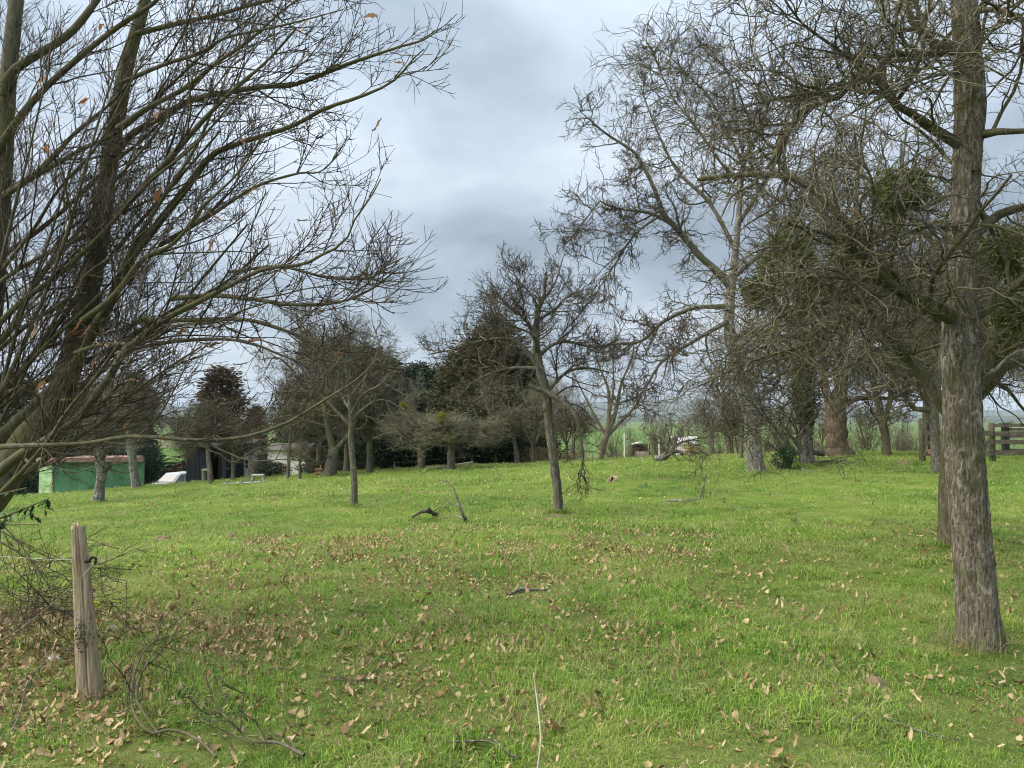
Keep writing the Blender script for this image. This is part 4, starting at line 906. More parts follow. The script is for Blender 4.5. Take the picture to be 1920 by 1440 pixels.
place(B2, 652, 880, 612, 'tall twiggy pear tree behind the big forked one', w=90, d=42, rz=2.6)
place(B1, 600, 880, 640, 'tall grey bare tree left of the big forked pear tree', w=80, d=44, rz=1.6)
place(B3, 745, 880, 700, 'thin grey bare tree before the narrow conifer', w=55, d=42, rz=1.1)
place(A1, 790, 882, 770, 'umbrella shaped apple tree with yellow mistletoe on its left side', w=85, rz=.2)
place(A1, 846, 884, 772, 'umbrella shaped apple tree with yellow mistletoe on its crown', w=92, rz=4.0)
place(B3, 1000, 865, 690, 'grey bare tree rising behind the centre apple tree', w=85, d=40, rz=.5)
place(B3, 930, 860, 700, 'pale spreading bare tree in front of the tallest cypress', w=90, d=41, rz=2.5)
place(B3, 1062, 862, 700, 'bare tree with dark fork just right of the centre apple tree', w=60, d=37, rz=3.5)
place(A3, 1075, 862, 740, 'twiggy apple tree behind the centre one, right side', w=50, d=36, rz=3.5)
place(A2, 970, 866, 760, 'low twiggy apple tree in the shade before the dark cypress', w=70, d=38, rz=3.5)
generic_tree('ash_tree', 'slender vase shaped ash tree against the far hills, right of the centre apple tree', (1125, 858),
    [(1122, 860, 12), (1132, 835, 12), (1138, 815, 11)],
    [[(1138, 815, 11), (1142, 780, 8), (1140, 730, 5), (1125, 690, 3), (1110, 640, 2)], [(1138, 815, 10), (1155, 770, 7), (1165, 720, 5), (1185, 670, 3), (1190, 630, 2)], [(1138, 818, 8), (1165, 790, 6, .5), (1195, 755, 4, 1), (1215, 710, 2, 1)], [(1137, 818, 7), (1115, 780, 5, .5), (1095, 740, 3, 1), (1075, 700, 2, 1)], [(1140, 790, 6), (1150, 730, 4, -1), (1150, 670, 3, -1), (1155, 620, 2)]],
    seed=71, n=(60, 420, 1700), lens=((.6, 1.8), (.3, .9), (.12, .4)), mats=('bark_smooth', 'bark_smooth', 'twig_pale'), wig=.17, up=.06, rmin=.008, sides=8, flare=.03)
generic_tree('pear_tree', 'stout pear tree forking low into two thick stems, left of the slim tree', (620, 896),
    [(618, 900, 44), (622, 870, 34), (626, 850, 30), (628, 838, 26)],
    [[(626, 848, 20), (615, 800, 16), (608, 760, 12), (600, 720, 9), (590, 670, 6), (580, 620, 3)], [(628, 845, 16), (655, 815, 13), (670, 780, 10), (680, 730, 7), (690, 680, 4), (700, 640, 2)], [(608, 770, 9), (570, 730, 7), (545, 690, 5), (515, 670, 3), (495, 700, 2)], [(600, 720, 9), (575, 650, 7), (560, 610, 4), (555, 585, 2)], [(605, 740, 9), (630, 690, 7), (640, 640, 5), (650, 595, 2)],
     [(670, 780, 7), (700, 750, 5), (725, 700, 3), (730, 650, 2)], [(615, 800, 8), (580, 790, 6), (540, 780, 4), (505, 790, 2)]],
    seed=72, n=(180, 1500, 7000), lens=((.7, 2.2), (.35, 1.0), (.15, .5)), mats=('bark_grey', 'bark_moss', 'twig_apple'), wig=.28, up=.02, rmin=.009, sides=14, flare=.10, tw=.66, lw=.75)
generic_tree('apple_tree', 'crooked old apple tree with a sawn side stub in front of the green shed', (183, 944),
    [(182, 948, 28), (187, 915, 22), (191, 885, 22), (186, 860, 20), (186, 835, 14), (200, 805, 9)],
    [[(189, 888, 14), (198, 880, 13), (206, 873, 12)], [(188, 868, 12), (197, 845, 12), (200, 820, 9), (215, 790, 6), (240, 760, 3)], [(186, 840, 9), (170, 810, 7), (150, 790, 5), (110, 780, 2)], [(200, 810, 8), (205, 760, 5), (190, 710, 2)], [(186, 840, 9), (200, 790, 7, .8), (250, 770, 4, 1.4), (290, 790, 2, 1.6)]],
    seed=73, n=(110, 800, 3600), lens=((.5, 1.6), (.25, .8), (.1, .4)), mats=('bark_lichen', 'bark_grey', 'twig_pale'), wig=.28, up=.02, rmin=.0065, sides=10, amp=.012, flare=.06, tw=.78, lw=.85)
generic_tree('apple_tree', 'apple tree with a thick pale leaning trunk, right of the green shed', (255, 917),
    [(256, 920, 18), (252, 890, 15), (248, 860, 15), (246, 838, 16), (243, 815, 12), (240, 780, 7), (245, 740, 3)],
    [[(247, 838, 10), (255, 815, 8), (262, 790, 6), (285, 750, 3), (300, 710, 2)], [(243, 820, 9), (225, 790, 7), (210, 750, 5), (190, 710, 2)], [(243, 810, 8), (270, 780, 6, .6), (310, 790, 3, .8), (340, 820, 2, 1)], [(242, 810, 7), (230, 760, 5, -.8), (225, 700, 2, -1)]],
    seed=74, n=(120, 950, 4200), lens=((.7, 2.0), (.3, 1.0), (.12, .45)), mats=('bark_lichen', 'bark_grey', 'twig_apple'), wig=.28, up=.02, rmin=.009, sides=10, flare=.05)

# ------------------------------------------------------------------ right side, middle distance
generic_tree('oak_tree', 'massive brown forked trunk, thickest tree behind the brushwood on the right', (1570, 856),
    [(1576, 860, 72), (1570, 840, 52), (1568, 800, 46), (1566, 770, 46), (1564, 755, 46)],
    [[(1560, 765, 26), (1550, 735, 20), (1543, 700, 16), (1535, 640, 12), (1520, 570, 9), (1500, 480, 6), (1480, 380, 3)], [(1572, 765, 36), (1578, 720, 30), (1580, 660, 26), (1584, 600, 22), (1590, 520, 17), (1600, 420, 12), (1610, 320, 7), (1600, 230, 3)], [(1584, 758, 18), (1605, 748, 12), (1640, 746, 10), (1680, 745, 8), (1730, 720, 4)],
     [(1584, 620, 14), (1620, 560, 11), (1660, 480, 8), (1700, 380, 5), (1720, 290, 3)], [(1588, 540, 12), (1560, 460, 9), (1540, 370, 6), (1520, 280, 3)], [(1582, 680, 12), (1540, 620, 9, 1), (1480, 580, 6, 2), (1420, 560, 3, 2)], [(1590, 520, 10), (1650, 440, 8, 2), (1720, 380, 5, 3), (1780, 300, 3, 3)]],
    seed=81, n=(190, 1300, 6000), lens=((1.0, 3.0), (.5, 1.4), (.2, .7)), mats=('bark_oak', 'bark_oak', 'twig_red'), wig=.24, up=.03, rmin=.012, sides=20, flare=.20, tw=.78, lw=.8)
generic_tree('ivy_tree', 'pale trunk wrapped in dark ivy above, standing in the brushwood heap', (1513, 872),
    [(1515, 878, 38), (1514, 850, 28), (1513, 820, 25), (1512, 790, 24), (1510, 740, 20), (1505, 690, 16), (1500, 620, 11), (1495, 540, 6), (1500, 470, 2)],
    [[(1510, 740, 10), (1530, 690, 9), (1560, 630, 6), (1590, 570, 3)], [(1508, 720, 10), (1480, 680, 8), (1440, 640, 5), (1400, 620, 3)], [(1505, 680, 9), (1490, 620, 7, .5), (1450, 560, 5, 1), (1430, 490, 2)], [(1502, 660, 9), (1530, 600, 6, -1), (1550, 520, 4, -1.5), (1560, 450, 2)], [(1508, 700, 9), (1470, 700, 6, -1), (1430, 720, 3, -1)]],
    seed=82, n=(150, 1200, 5600), lens=((.7, 2.0), (.35, 1.0), (.12, .45)), mats=('bark_lichen', 'bark_moss', 'twig_apple'), wig=.28, up=.0, rmin=.009, sides=12, flare=.06, tw=.82)
generic_tree('apple_tree', 'slender dark trunk forking in a Y, right of the massive brown trunk', (1662, 856),
    [(1663, 859, 20), (1661, 830, 15), (1657, 800, 15), (1654, 785, 16)],
    [[(1652, 790, 12), (1645, 755, 9), (1640, 710, 7), (1630, 640, 5), (1610, 560, 3)], [(1658, 790, 12), (1668, 755, 10), (1675, 700, 8), (1690, 620, 6), (1700, 520, 3)], [(1645, 755, 7), (1620, 730, 5), (1590, 700, 3)], [(1670, 730, 8), (1710, 690, 6), (1750, 640, 4), (1790, 600, 2)], [(1680, 670, 7), (1650, 600, 5, 1), (1640, 500, 3, 1)]],
    seed=83, n=(150, 1200, 5600), lens=((.8, 2.2), (.35, 1.1), (.15, .5)), mats=('bark_moss', 'bark_moss', 'twig_apple'), wig=.28, up=.0, rmin=.010, sides=12, flare=.04)
generic_tree('apple_tree', 'short grey trunk standing before the wooden fence corner, left of the nearest right trunk', (1756, 889),
    [(1757, 893, 20), (1754, 850, 16), (1752, 800, 16), (1750, 765, 18), (1757, 720, 14), (1765, 650, 9), (1760, 560, 4)],
    [[(1750, 775, 12), (1735, 768, 10), (1715, 766, 9), (1702, 750, 7), (1690, 735, 6), (1670, 700, 3)], [(1752, 770, 10), (1735, 750, 8), (1700, 700, 6), (1660, 660, 4), (1600, 640, 2)], [(1758, 720, 10), (1790, 670, 8), (1840, 620, 6), (1890, 590, 3)], [(1760, 700, 9), (1740, 620, 7, .5), (1700, 560, 4, 1), (1650, 500, 2)], [(1762, 680, 9), (1800, 600, 7, 1), (1850, 520, 4, 2), (1890, 450, 2)]],
    seed=84, n=(150, 1200, 5600), lens=((.6, 1.8), (.3, .9), (.12, .4)), mats=('bark_grey', 'bark_moss', 'twig_apple'), wig=.3, up=-.01, rmin=.0075, sides=12, flare=.03)
place(B2, 1738, 862, 430, 'tall grey bare tree behind the wooden fence corner', w=120, d=38, rz=1.2)
place(B1, 1830, 850, 400, 'spreading bare tree beyond the wooden fence, behind the nearest right trunk', w=150, d=40, rz=2.9)
place(A2, 1950, 858, 540, 'broad orchard tree behind the fence, cut by the right edge', w=140, d=31, rz=.7)
place(A3, 1335, 853, 735, 'small forked apple tree right of the yellow gorse', w=72, rz=4.4)
place(A2, 1390, 861, 700, 'leaning dark apple tree beside the lichen covered trunk', w=50, rz=5.3)
place(B3, 1372, 849, 560, 'upright tree with an ivy clad trunk behind the lichen covered one', w=80, rz=1.3)
leafy('ivy_clump', 'olive ivy clothing the trunk behind the lichen covered tree', 'ivy', [(*P(1370, 800, 38.3), .5, .4, .65), (*P(1366, 775, 38.3), .4, .4, .5)], 1500, .10, 'bramble', 12)
place(S2, 1625, 845, 745, 'pale coppiced shrub fanning up between the brown trunk and the Y tree', w=38, d=46)
# brown shrubs along the far edge of the meadow
rs_ = np.random.RandomState(99)
SHW = ['left of the centre apple trunk', 'directly behind the centre apple trunk', 'just right of the snapped hanging limb', 'right of the vase shaped ash', 'behind the white pole', 'right of the livestock shelter', 'behind the gorse bush', 'right of the small forked apple tree', 'behind the leaning dark apple', 'right of the lichen covered trunk', 'behind the fallen brushwood', 'left of the massive brown trunk', 'just right of the massive brown trunk', 'right of the slender Y tree', 'left of the fence corner post', 'behind the fence right of the nearest trunk', 'behind the middle fence rails', 'cut by the right edge of view', 'immediately behind the Y tree', 'behind the fallen tree']
for i, px in enumerate([1010, 1040, 1085, 1150, 1180, 1235, 1300, 1350, 1395, 1440, 1470, 1545, 1590, 1690, 1715, 1830, 1890, 1960, 1680, 1250]):
    place((S1, S3, S2)[i % 3], px, 0, 812 + rs_.uniform(-18, 12), 'bare brown shrub beyond the meadow, ' + SHW[i], w=rs_.uniform(28, 45), d=rs_.uniform(64, 100), rz=rs_.uniform(0, 6), group='bare brown shrubs beyond the meadow edge', cat='shrub')
for i, px in enumerate([1475, 1540, 1230, 1760, 1820]):
    place(B3, px, 0, 735 + 12 * (i % 3), ['thin bare sapling left of the ivy trunk', 'thin bare sapling right of the ivy trunk', 'thin bare sapling beyond the small livestock shelter', 'thin bare sapling past the fence corner', 'thin bare sapling seen over the fence rails'][i], w=26, d=[44, 36, 70, 60, 66][i], rz=i)

# far hedgerows and woods of the valley
def far_trees():
    rs = np.random.RandomState(5); C, sz = [], []
    lines = [(180, -70, 190, 5.5), (300, 40, 260, 8), (420, -300, 460, 8), (640, -500, 700, 10), (950, -800, 1000, 11), (1500, -1200, 1500, 13), (2200, -2000, 2000, 15)]
    St = []
    for (d, x0, x1, h) in lines:
        x = x0
        while x < x1:
            x += rs.uniform(.4, 1.9) * h
            if rs.rand() < .25: x += rs.uniform(1, 4) * h
            y = d + rs.normal(0, d * .04); g = float(ground(x, y)); hh = h * rs.uniform(.5, 1.15); k = 150 if d < 500 else 60
            v = nrm(rs.randn(k, 3)) * (rs.rand(k, 1) ** .4); C.append(v * [hh * .42, hh * .42, hh * .46] + [x, y, g + hh * .58]); sz.append(np.full(k, hh * (.11 if d < 500 else .2)))
            St.append([[x, y, g - .3], [x, y, g + hh * .4], [x + rs.normal(0, .3), y, g + hh * .9]])
    C = np.concatenate(C); V, Fc = leafcloud(rs, C, np.concatenate(sz), .22); o = mk('distant_woodland', V, Fc, M['far_wood'], smooth=False)
    props(o, 'lines of bare woodland and hedgerow across the far valley', 'woodland', kind='stuff')
    V, Fc = tubes(np.array(St), np.tile([.22, .16, .05], (len(St), 1)), 4); t = mk('trunks', V, Fc, M['bark_oak'], o); props(t, kind='stuff')
M['far_wood'] = leafmat('far_wood', [(.07, .06, .045), (.11, .095, .07), (.06, .065, .04), (.14, .115, .085)], trans=.1)
far_trees()

# ------------------------------------------------------------------ built things, left background
def prim(name, VF, mat, parent, org=(0, 0, 0), smooth=False, label=None):
    V, Fc = VF; o = mk(name, V, Fc, mat, parent, smooth=smooth, org=org)
    if label: o['label'] = label
    return o
M['green_paint'] = simple('weathered_green_paint', (.075, .185, .10), .85, .45, 1.3, .15)
M['green_pale'] = simple('flaking_pale_green_paint', (.29, .44, .23), .9, .4, 3, .2)
M['roof_pink'] = simple('faded_red_roof_edge', (.24, .15, .13), .9, .4, 3, .2)
M['navy'] = simple('navy_cladding', (.012, .016, .026), .7, .25, 5, .1)
M['black'] = simple('black_plastic', (.012, .012, .013), .45, .2, 20, 0)
M['white_wall'] = simple('white_render', (.80, .79, .75), .9, .08, 3, .1)
M['slate'] = simple('slate_roof', (.10, .095, .09), .8, .3, 6, .3)
M['timber_dark'] = simple('dark_timber', (.04, .03, .024), .8, .3, 8, .3)
M['timber_pale'] = simple('weathered_pale_timber', (.42, .37, .30), .85, .25, 9, .5, sc3=(1, 1, .15))
M['fence_wood'] = simple('mossy_fence_timber', (.135, .115, .088), .9, .5, 6, .5)
M['fence_new'] = simple('fresh_orange_timber', (.42, .22, .11), .8, .2, 7, .3)
M['concrete'] = simple('pale_concrete', (.42, .40, .36), .9, .2, 7, .3)
M['rust_iron'] = simple('rusty_iron', (.15, .07, .04), .85, .4, 12, .3)
M['metal_pale'] = simple('galvanised_metal', (.26, .28, .28), .6, .2, 10, .05, metal=.2)
M['car_paint'] = simple('silver_car_paint', (.52, .54, .56), .3, .04, 3, 0, .6, .3)
M['glass'] = simple('window_glass', (.05, .06, .07), .08, .1, 3, 0, .9)
M['rubber'] = simple('tyre_rubber', (.02, .02, .02), .8, .2, 9, 0)
M['lamp'] = simple('headlamp_lens', (.75, .76, .78), .15, .05, 3, 0, .8)
M['corrugated'] = simple('corrugated_iron', (.5, .5, .49), .6, .2, 4, .1)
M['yellow'] = simple('yellow_plastic', (.72, .50, .02), .45, .1, 8, 0, .5)
M['wire'] = simple('steel_wire', (.38, .36, .33), .5, .2, 9, 0, .5, .6)
M['stone'] = simple('pale_stone', (.48, .47, .44), .9, .25, 14, .5)

def green_shed():
    A = hit(66, 929); B = hit(100, 931); d = A[1]; root = empty('green_shed', A, 'long green painted shed with flaking pale end and faded red roof edge', 'shed')
    u = nrm(np.array([1.0, .10, 0])); v = np.array([-u[1], u[0], 0]); Lg = 4.75; H = 62 * d / F; Z0 = A[2] - .9
    c0 = np.array([A[0] + 1.05, A[1] - .1, 0]); rz = math.atan2(u[1], u[0])
    for i in range(4):   # wall boards of the long side
        c = c0 + u * (Lg / 4 * (i + .5)); prim('wall_panel', box([c[0], c[1], (Z0 + A[2] + H) / 2], [Lg / 4 - .012, .06, H + .9], rz), M['green_paint'], root, A)
    e = c0 + v * 1.5 - u * .55; rz2 = rz + math.pi / 2 + .55
    e0 = c0 - u * .04; e1 = np.array([A[0], A[1] + .35, 0]); m = (e0 + e1) / 2; Le = np.linalg.norm(e1 - e0)
    prim('end_wall', box([m[0], m[1], (Z0 + A[2] + H) / 2], [Le, .06, H + .9], math.atan2(e1[1] - e0[1], e1[0] - e0[0])), M['green_pale'], root, A, label='flaking pale green end wall')
    prim('door_frame', box([e0[0], e0[1] - .05, (Z0 + A[2] + H) / 2 - .1], [.07, .07, H + .5], rz), M['timber_pale'], root, A)
    for i in range(3):
        c = c0 + u * (Lg / 3 * (i + .5)) ; prim('roof_edge_panel', box([c[0], c[1] - .12, A[2] + H + .12 + .012 * i], [Lg / 3 - .01, .25, .24], rz), M['roof_pink'], root, A)
    prim('roof_edge_panel', box([m[0], m[1] - .1, A[2] + H + .1], [Le + .2, .25, .24], math.atan2(e1[1] - e0[1], e1[0] - e0[0]), bev=.03), M['roof_pink'], root, A)
    rc = c0 + u * (Lg / 2 - .5) + v * 1.7; prim('roof', box([rc[0], rc[1], A[2] + H + .16], [Lg - 1.2, 3.2, .08], rz), M['roof_pink'], root, A)
green_shed()

def car():
    b = G((329 - 960) / F * 61, 61.0); rz = math.radians(-109)
    root = empty('parked_car', b, 'silver four wheel drive car parked nose towards the field beside the navy shed', 'car', rz=rz)
    sc = 1.0; 
    # side profile in x (front = -x? nose at +x) and z
    body = [(-2.3, .45), (-2.3, .95), (-2.2, 1.10), (1.0, 1.12), (1.9, 1.02), (2.25, .92), (2.32, .6), (2.25, .42)]
    cab = [(-2.15, 1.10), (-2.0, 1.70), (-1.6, 1.80), (.1, 1.78), (.95, 1.13)]
    def prof(pts, w0, w1, n=6):
        pts = np.array(pts); c = pts.mean(0); V = []; ws = np.array([-1, -.93, .93, 1]); 
        for k, w in enumerate(ws):
            s_ = .95 if abs(w) == 1 else 1.0
            for (x, z) in pts:
                ww = w0 + (w1 - w0) * np.clip((z - pts[:, 1].min()) / (np.ptp(pts[:, 1])), 0, 1)
                V.append([c[0] + (x - c[0]) * s_, w * ww, c[1] + (z - c[1]) * s_])
        m = len(pts); F4 = [[k * m + i, k * m + (i + 1) % m, (k + 1) * m + (i + 1) % m, (k + 1) * m + i] for k in range(3) for i in range(m)]
        return np.array(V), [np.array(F4), np.array([list(range(m))[::-1]]), np.array([[3 * m + i for i in range(m)]])]
    prim('body', prof(body, .92, .90), M['car_paint'], root); prim('cabin', prof(cab, .86, .70), M['car_paint'], root)
    prim('windscreen', (np.array([[.93, -.74, 1.16], [.93, .74, 1.16], [.16, .64, 1.73], [.16, -.64, 1.73]]) + [.03, 0, .02], [np.array([[0, 1, 2, 3]])]), M['glass'], root)
    for s_ in (-1, 1):
        for x0, x1, x2, x3 in ((-.2, .72, .05, -.2), (-1.1, -.28, -.28, -1.1), (-1.95, -1.2, -1.2, -1.85)):
            prim('side_window', (np.array([[x0, s_ * .853, 1.18], [x1, s_ * .853, 1.18], [x2, s_ * .735, 1.68], [x3, s_ * .735, 1.68]]) + [0, s_ * .02, 0], [np.array([[0, 1, 2, 3]])]), M['glass'], root)
        prim('headlight', box([2.24, s_ * .68, .84], [.14, .30, .17], bev=.03), M['lamp'], root)
        prim('mirror', box([.78, s_ * 1.0, 1.16], [.14, .2, .16], bev=.03), M['black'], root)
        for x in (-1.4, 1.45):
            a = np.linspace(0, 2 * math.pi, 20, endpoint=False)
            def disc(r, y0, y1): 
                V = [[x + r * math.cos(t), y, .37 + r * math.sin(t)] for y in (y0, y1) for t in a]
                return np.array(V), [np.array([[i, (i + 1) % 20, 20 + (i + 1) % 20, 20 + i] for i in range(20)]), np.array([list(range(20))[::-1], list(range(20, 40))])]
            w = prim('wheel', disc(.37, s_ * .70, s_ * .93), M['rubber'], root); prim('rim', disc(.22, s_ * .85, s_ * .945), M['metal_pale'], w)
    for k in range(7): prim('grille_slot', box([2.30, -.36 + .12 * k, .83], [.06, .06, .2]), M['black'], root)
    prim('bumper', box([2.30, 0, .5], [.22, 1.8, .22], bev=.05), M['car_paint'], root); prim('bonnet_edge', box([1.6, 0, 1.075], [1.1, 1.5, .04], bev=.015), M['car_paint'], root)
car()

def house_bits():
    # navy clad shed
    d = 46; A = np.array([*P(349, 905, d)]); B = P(424, 905, d); org = G(A[0], d); root = empty('navy_shed', org, 'navy blue clad shed with an open dark carport, left of the white house', 'shed')
    top = P(349, 838, d)[2]; z0 = org[2] - .6; w = B[0] - A[0]; nb = 9
    for i in range(nb):
        if i < 5 or i == 8: prim('cladding_board', box([A[0] + w * (i + .5) / nb, d, (z0 + top) / 2], [w / nb - .015, .05, top - z0]), M['navy'], root, org)
    prim('side_wall', box([A[0] + .03, d + 2.0, (z0 + top) / 2], [.06, 3.9, top - z0]), M['navy'], root, org)
    prim('side_wall', box([B[0] - .03, d + 2.0, (z0 + top) / 2], [.06, 3.9, top - z0]), M['navy'], root, org)
    prim('back_wall', box([(A[0] + B[0]) / 2, d + 3.9, (z0 + top) / 2], [w, .06, top - z0]), M['navy'], root, org)
    prim('roof', box([(A[0] + B[0]) / 2, d + 1.9, top + .08], [w + .4, 4.5, .14], bev=.03), M['slate'], root, org)
    g = P(409, 0, d)[0]; prim('post', box([g, d - .1, z0 + 1.4], [.14, .14, 2.6]), M['timber_pale'], root, org)
    # white house with window and diagonal timber lattice
    d = 49; A = P(424, 0, d); B = P(472, 0, d); org = G(A[0], d); root = empty('white_house', org, 'white house end with a small paned window and black timber lattice', 'house')
    top = P(0, 842, d)[2]; z0 = org[2] - .5; w = B[0] - A[0]; cx_ = (A[0] + B[0]) / 2
    prim('wall', box([cx_, d + 2, (z0 + top) / 2], [w, 4, top - z0]), M['white_wall'], root, org)
    prim('roof', (np.array([[A[0] - .3, d - .3, top - .05], [B[0] + .3, d - .3, top - .05], [B[0] + .3, d + 4.3, top - .05], [A[0] - .3, d + 4.3, top - .05], [A[0] - .3, d + 2, top + .6], [B[0] + .3, d + 2, top + .6]]), [np.array([[0, 1, 5, 4], [2, 3, 4, 5], [0, 3, 2, 1]]), np.array([[0, 4, 3], [1, 2, 5]])]), M['slate'], root, org)
    wx, wz = P(459, 870, d)[0], P(459, 870, d)[2]
    wn = prim('window', box([wx, d - .02, wz], [.62, .08, .62]), M['white_wall'], root, org)
    for sx in (-1, 1): 
        for sz in (-1, 1): prim('pane', box([wx + sx * .14, d - .07, wz + sz * .14], [.21, .02, .22]), M['glass'], wn, org)
    for dx in (-.55, -1.25): prim('timber_post', box([wx + dx, d - .04, wz - .15], [.11, .08, 2.0]), M['timber_dark'], root, org)
    for q in range(3): prim('timber_rail', box([wx - .9, d - .05, wz + .35 - .5 * q], [.62, .07, .07]), M['timber_dark'], root, org)
    for q in range(2):
        for sgn in (1, -1): prim('timber_brace', beam([wx - 1.18, d - .045, wz - .1 - .5 * q + sgn * .22], [wx - .62, d - .045, wz - .1 - .5 * q - sgn * .22], .05, .05), M['timber_dark'], root, org)
    # white gable
    d = 48; A = P(514, 0, d); B = P(582, 0, d); org = G(A[0], d); root = empty('white_outbuilding', org, 'white rendered outbuilding with a dark doorway on its left', 'outbuilding')
    top = P(0, 843, d)[2]; z0 = org[2] - .5; w = B[0] - A[0]; cx_ = (A[0] + B[0]) / 2
    prim('wall', box([cx_, d + 2, (z0 + top) / 2], [w, 4, top - z0]), M['white_wall'], root, org)
    prim('roof', (np.array([[A[0] - .2, d - .25, top], [B[0] + .2, d - .25, top], [B[0] + .2, d + 4.2, top], [A[0] - .2, d + 4.2, top], [A[0] - .2, d + 2, top + .35], [B[0] + .2, d + 2, top + .35]]), [np.array([[0, 1, 5, 4], [2, 3, 4, 5], [0, 3, 2, 1]]), np.array([[0, 4, 3], [1, 2, 5]])]), M['slate'], root, org)
    prim('doorway', box([A[0] - .33, d + 1, (z0 + top) / 2 - .1], [.62, 1.9, top - z0 - .3]), M['timber_dark'], root, org)
    gx = P(526, 875, d); prim('gate_post', box([gx[0], d - .1, gx[2] - .2], [.13, .13, .9]), M['timber_dark'], root, org)
    # white lean-to wall between them
    d = 50; A = P(474, 0, d); B = P(500, 0, d); org = G(A[0], d); root = empty('garden_wall', org, 'low whitish wall half hidden by reddish shrub between the white buildings', 'wall')
    prim('wall', box([(A[0] + B[0]) / 2, d, P(0, 872, d)[2]], [B[0] - A[0], .2, 1.7]), M['white_wall'], root, org); prim('coping', box([(A[0] + B[0]) / 2, d, P(0, 872, d)[2] + .88], [B[0] - A[0] + .1, .3, .08]), M['concrete'], root, org)
house_bits()
place(S3, 478, 898, 838, 'reddish brown tangled shrub before the white house', w=18, cat='shrub', name='shrub')
place(S3, 600, 890, 845, 'tangled brown shrub right of the white outbuilding', w=18, cat='shrub', name='shrub', d=44)

def small_left():
    # stone bench
    a = hit(484, 904); root = empty('garden_bench', a, 'small white slab bench on two legs before the brambles', 'bench'); w = 22 / F * a[1]; h = 13 / F * a[1]
    prim('seat', box([0, 0, h], [w, .32, .09], .1, bev=.015), M['concrete'], root)
    for s_ in (-1, 1): prim('leg', beam([s_ * w * .40, 0, h - .04], [s_ * w * .48 - .02, 0, -.03], .1, .2), M['concrete'], root)
    # pale table by the navy shed
    a = hit(387, 905); root = empty('garden_table', a, 'pale wooden stand in front of the navy shed', 'table'); h = 24 / F * a[1]; w = 14 / F * a[1]
    prim('top', box([0, 0, h], [w, .4, .08]), M['timber_pale'], root)
    for s_ in (-1, 1): prim('leg', box([s_ * w * .38, 0, h / 2 - .05], [.09, .3, h - .05]), M['timber_pale'], root)
    # aluminium ladder lying in the grass
    a = hit(415, 913); b = hit(491, 909); root = empty('ladder', a, 'pale metal ladder lying on the grass in front of the houses', 'ladder')
    for off in (0, .3): prim('rail', tubes(np.array([a, (a + b) / 2, b]) + [0, off, .11], [.022] * 3, 6), M['metal_pale'], root, a)
    for k in range(9):
        p = a + (b - a) * (k + .5) / 9; prim('rung', tubes(np.array([p + [0, 0, .11], p + [0, .15, .11], p + [0, .3, .11]]), [.014] * 3, 5), M['metal_pale'], root, a)
    for t in (.15, .5, .75, .97):
        p = a + (b - a) * t; prim('bracket', box(p + [0, 0, .17], [.06, .08, .16]), M['metal_pale'], root, a)
    # rusty cross-shaped iron by the pear tree
    a = hit(600, 898); root = empty('iron_stake', a, 'rusty iron pump stake left of the stout forked pear tree', 'stake'); h = 26 / F * a[1]
    prim('stem', tubes(np.array([[0, 0, -.05], [0, 0, h / 2], [.01, 0, h]]), [.025, .02, .015], 6), M['timber_pale'], root); prim('crossbar', box([-.05, 0, h * .66], [.34, .07, .13], bev=.02), M['rust_iron'], root); prim('crossbar', box([-.08, 0, h * .35], [.22, .06, .09], bev=.02), M['rust_iron'], root)
    # leaning pole props
    a = hit(461, 901); root = empty('trellis', a, 'slim leaning wooden trellis poles left of the white bench', 'trellis'); h = 24 / F * a[1]
    prim('pole', tubes(np.array([[0, 0, -.05], [.06, 0, h / 2], [.16, 0, h]]), [.03] * 3, 6), M['timber_pale'], root); prim('pole', tubes(np.array([[.2, 0, -.05], [.2, 0, h / 2], [.18, 0, h * 1.1]]), [.03] * 3, 6), M['timber_pale'], root)
    # long timber edging and block at the hedge
    a = hit(798, 885); b = hit(886, 873); root = empty('timber_beam', a, 'long pale timber lying along the foot of the dark laurel hedge', 'beam'); prim('beam', beam(a + [0, 0, .06], b + [0, 0, .12], .12, .15), M['timber_pale'], root, a)
    a = hit(900, 870); root = empty('stone_block', a, 'pale stone trough at the right end of the long timber', 'trough'); s_ = 14 / F * a[1]
    prim('trough', box([0, 0, .13], [s_, .35, .28], bev=.03), M['concrete'], root); prim('rim', box([0, 0, .285], [s_ * 1.04, .39, .035], bev=.01), M['concrete'], root)
    # electric fence stakes and line along the hedge
    ps = [hit(739, 886), hit(885, 874), hit(928, 868)]
    for p, lb in zip(ps, ('thin white fence stake left of the mistletoe apple trees', 'thin white fence stake right of the mistletoe apple trees', 'short white fence stake near the dark cypress shade')):
        r = empty('fence_stake', p, lb, 'stake'); h = 20 / F * p[1]
        prim('stake', tubes(np.array([[0, 0, -.1], [0, 0, h / 2], [.01, 0, h]]), [.018] * 3, 5), M['metal_pale'], r); prim('insulator', box([0, -.02, h * .82], [.07, .05, .05]), M['black'], r)
    pts = np.array([p + [0, 0, .45] for p in ps]); o = mk('fence_wire', *tubes(pts, [.004] * 3, 4), M['wire'], None); props(o, 'thin wire strung between the white stakes below the dark hedge', 'wire')
small_left()

